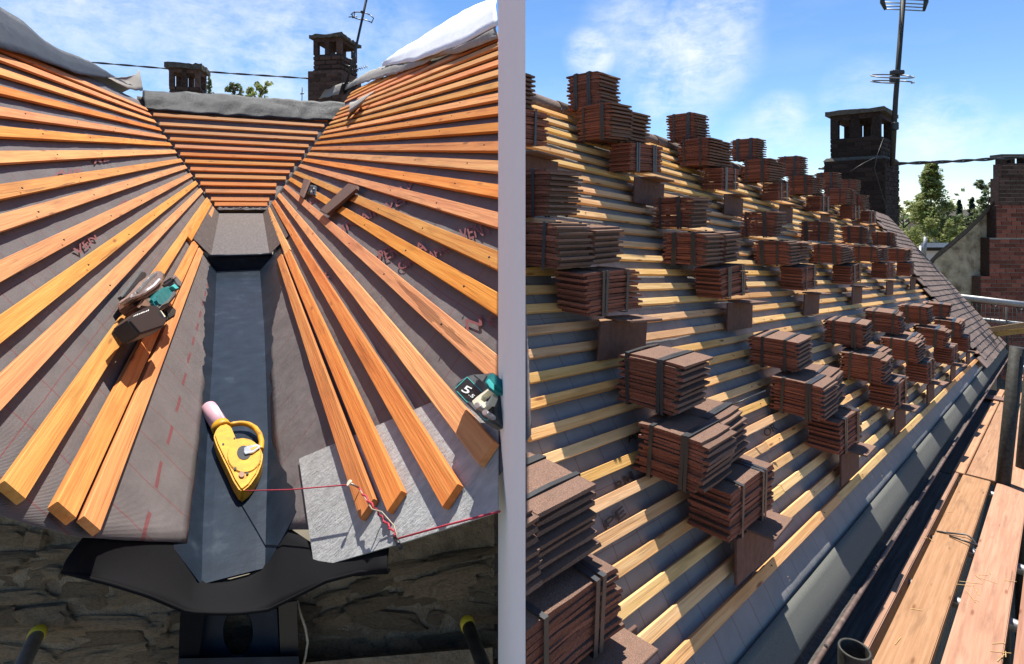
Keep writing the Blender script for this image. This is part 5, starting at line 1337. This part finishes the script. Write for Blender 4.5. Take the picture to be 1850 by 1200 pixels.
# ------------------------------------------------------------------ trees and far houses
def tree(name, lab, x, ytop, ybase, wpx, Y, m, n, leaf, shape='round', gap=.35, group='trees beyond the roofs', seed=0, clump=.34):
    rs = random.Random(seed + 11); s_ = Y / F
    root_p = V(((x - HX) * s_, Y, -5.0)); zt_t = (HY - ytop) * s_; zb_t = (HY - ybase) * s_
    t = thing(name, lab, 'tree', Matrix.Translation(root_p + V((0, 0, CZ))), group)
    H = zt_t + 5.0; hb = max(.5, zb_t + 5.0); wd = wpx * s_ / 2
    mb = MB(); r0 = max(.06, H * .016)
    ax_ = [V((0, 0, 0)), V((wd * .05, 0, hb * .6)), V((-wd * .04, 0, hb + (H - hb) * .35)), V((wd * .03, 0, H * .97))]
    mb.tube(ax_, [r0 * 1.3, r0, r0 * .6, r0 * .1], 7)
    mb.build('trunk', M_BARK, t)
    tips = []
    for k in range(16 if shape != 'cone' else 8):
        f = rs.uniform(.02, .92); z = lerp(hb, H, f) ; ang = rs.uniform(0, 6.28)
        rad = wd * (math.sin(math.pi * min(1, .25 + .75 * (1 - f)) ) * .95 + .08 if shape == 'round' else (1 - f) * .95 + .06) * rs.uniform(.55, 1)
        e_ = V((math.cos(ang) * rad, math.sin(ang) * rad, min(H, z + rad * .45))); b_ = V((0, 0, max(hb * .6, z - rad * .4)))
        mb = MB(); mb.tube([b_, b_.lerp(e_, .5) + V((0, 0, rad * .08)), e_], [r0 * .38, r0 * .22, r0 * .06], 5); mb.build('limb', M_BARK, t)
        tips.append(e_)
    cl_ = []
    for k in range(int(46 if shape == 'round' else 130)):
        f = rs.random() ** .8; z = lerp(hb, H, f)
        rad = wd * (math.sin(math.pi * min(1, .22 + .78 * (1 - f))) * .9 + .05 if shape == 'round' else ((1 - f) * .9 + .05)) * (rs.random() ** .5)
        ang = rs.uniform(0, 6.28); cl_.append((V((math.cos(ang) * rad, math.sin(ang) * rad, z)), wd * clump * rs.uniform(.5, 1.15) * (1 - .55 * f)))
    cl_ += [(e_, wd * clump * .7) for e_ in tips]
    verts, faces = [], []
    for k in range(n):
        c, cr = rs.choice(cl_); cr *= (1 if shape == 'round' else .8); d = V((rs.gauss(0, 1), rs.gauss(0, 1), rs.gauss(0, .8))); d = d.normalized() * (cr * rs.random() ** .45)
        p = c + d; a1 = V((rs.gauss(0, 1), rs.gauss(0, 1), rs.gauss(0, 1))).normalized(); a2 = a1.orthogonal().normalized()
        l_ = leaf * rs.uniform(.6, 1.35); w__ = l_ * .5; i0 = len(verts)
        verts += [p - a1 * l_, p + a2 * w__, p + a1 * l_, p - a2 * w__]; faces.append((i0, i0 + 1, i0 + 2, i0 + 3))
    me = bpy.data.meshes.new('crown'); me.from_pydata(verts, [], faces); me.materials.append(m); link('crown', me, t)
    return t
tree('broadleaf_tree', 'tall airy light green tree rising beside the sooty chimney', 1682, 296, 490, 140, 34, M_LEAF1, 15000, .10, 'cone', seed=1, clump=.34)
tree('broadleaf_tree', 'bushy yellow-green tree low down left of the tall airy one', 1632, 362, 520, 74, 36, M_LEAF1, 5000, .11, seed=2)
tree('broadleaf_tree', 'rounded sunlit bush just left of the stone gable', 1706, 400, 520, 66, 31, M_LEAF1, 5000, .10, seed=3)
tree('conifer_tree', 'small dark conifer standing first in the far row', 1733, 362, 430, 26, 75, M_LEAF3, 3000, .16, 'cone', seed=4)
tree('conifer_tree', 'wide dark conifer second in the far row', 1756, 357, 440, 34, 70, M_LEAF3, 3500, .16, 'cone', seed=5)
tree('conifer_tree', 'low dark bush-like conifer in front of the far house', 1733, 396, 450, 26, 60, M_LEAF3, 2500, .15, 'cone', seed=6)
tree('broadleaf_tree', 'dark spreading tree above the verge of the stone gable', 1786, 326, 460, 58, 48, M_LEAF2, 5000, .15, seed=7)
tree('broadleaf_tree', 'mid green tree behind the verge of the stone gable', 1752, 392, 470, 60, 44, M_LEAF2, 4500, .13, seed=8)
tree('broadleaf_tree', 'grey-green tree in the gap behind the airy tree', 1712, 372, 450, 44, 85, M_LEAF2, 3000, .2, seed=9)
tree('sapling_tree', 'sparse young tree just right of the low left chimney', 378, 137, 215, 26, 42, M_LEAF2, 420, .10, 'cone', seed=10)
tree('broadleaf_tree', 'small round tree top left of centre above the back ridge', 424, 151, 230, 34, 45, M_LEAF2, 1700, .12, seed=11)
tree('broadleaf_tree', 'brighter round tree top right of centre above the back ridge', 470, 150, 230, 46, 43, M_LEAF1, 2200, .12, seed=12)
tree('sapling_tree', 'tiny tree top between the two round ones', 447, 160, 230, 12, 50, M_LEAF2, 400, .1, 'cone', seed=13)
fh = thing('far_house', 'distant pale house with a grey roof among the trees', 'house', Matrix.Translation((at(1716, 420, 95).x, 95, 0)))
mb = MB(); mb.box(-5, 5, -3, 3, 0, 3.4); mb.build('wall', M_GABLE, fh)
mb = MB(); mb.prism([V((-5.4, -3.4, 3.4)), V((5.4, -3.4, 3.4)), V((5.4, 3.4, 3.4)), V((-5.4, 3.4, 3.4))], [V((-5.4, -.1, 5.6)), V((5.4, -.1, 5.6)), V((5.4, .1, 5.6)), V((-5.4, .1, 5.6))]); mb.build('roof', M_CAP, fh)
for x in (-3, 0, 3):
    mb = MB(); mb.box(x - .6, x + .6, -3.06, -3.0, 1.2, 2.6); mb.build('window', M_BLACK, fh)
verts, faces = [], []
rs = random.Random(5)
for k in range(14000):
    x = rs.uniform(-260, 320); y = rs.gauss(150, 12); z = -4 + abs(rs.gauss(0, 1)) * (2.4 + 1.3 * math.sin(x * .11) + 1.0 * math.sin(x * .37))
    p = V((x, y, z)); a1 = V((rs.gauss(0, 1), rs.gauss(0, 1), rs.gauss(0, 1))).normalized(); a2 = a1.orthogonal().normalized(); l_ = rs.uniform(.5, 1.1); i0 = len(verts)
    verts += [p - a1 * l_, p + a2 * l_ * .6, p + a1 * l_, p - a2 * l_ * .6]; faces.append((i0, i0 + 1, i0 + 2, i0 + 3))
me = bpy.data.meshes.new('far_wood'); me.from_pydata(verts, [], faces); me.materials.append(M_LEAF2)
tag(link('far_wood', me, None, WM), 'far belt of mixed woodland along the horizon', 'woodland', kind='stuff')
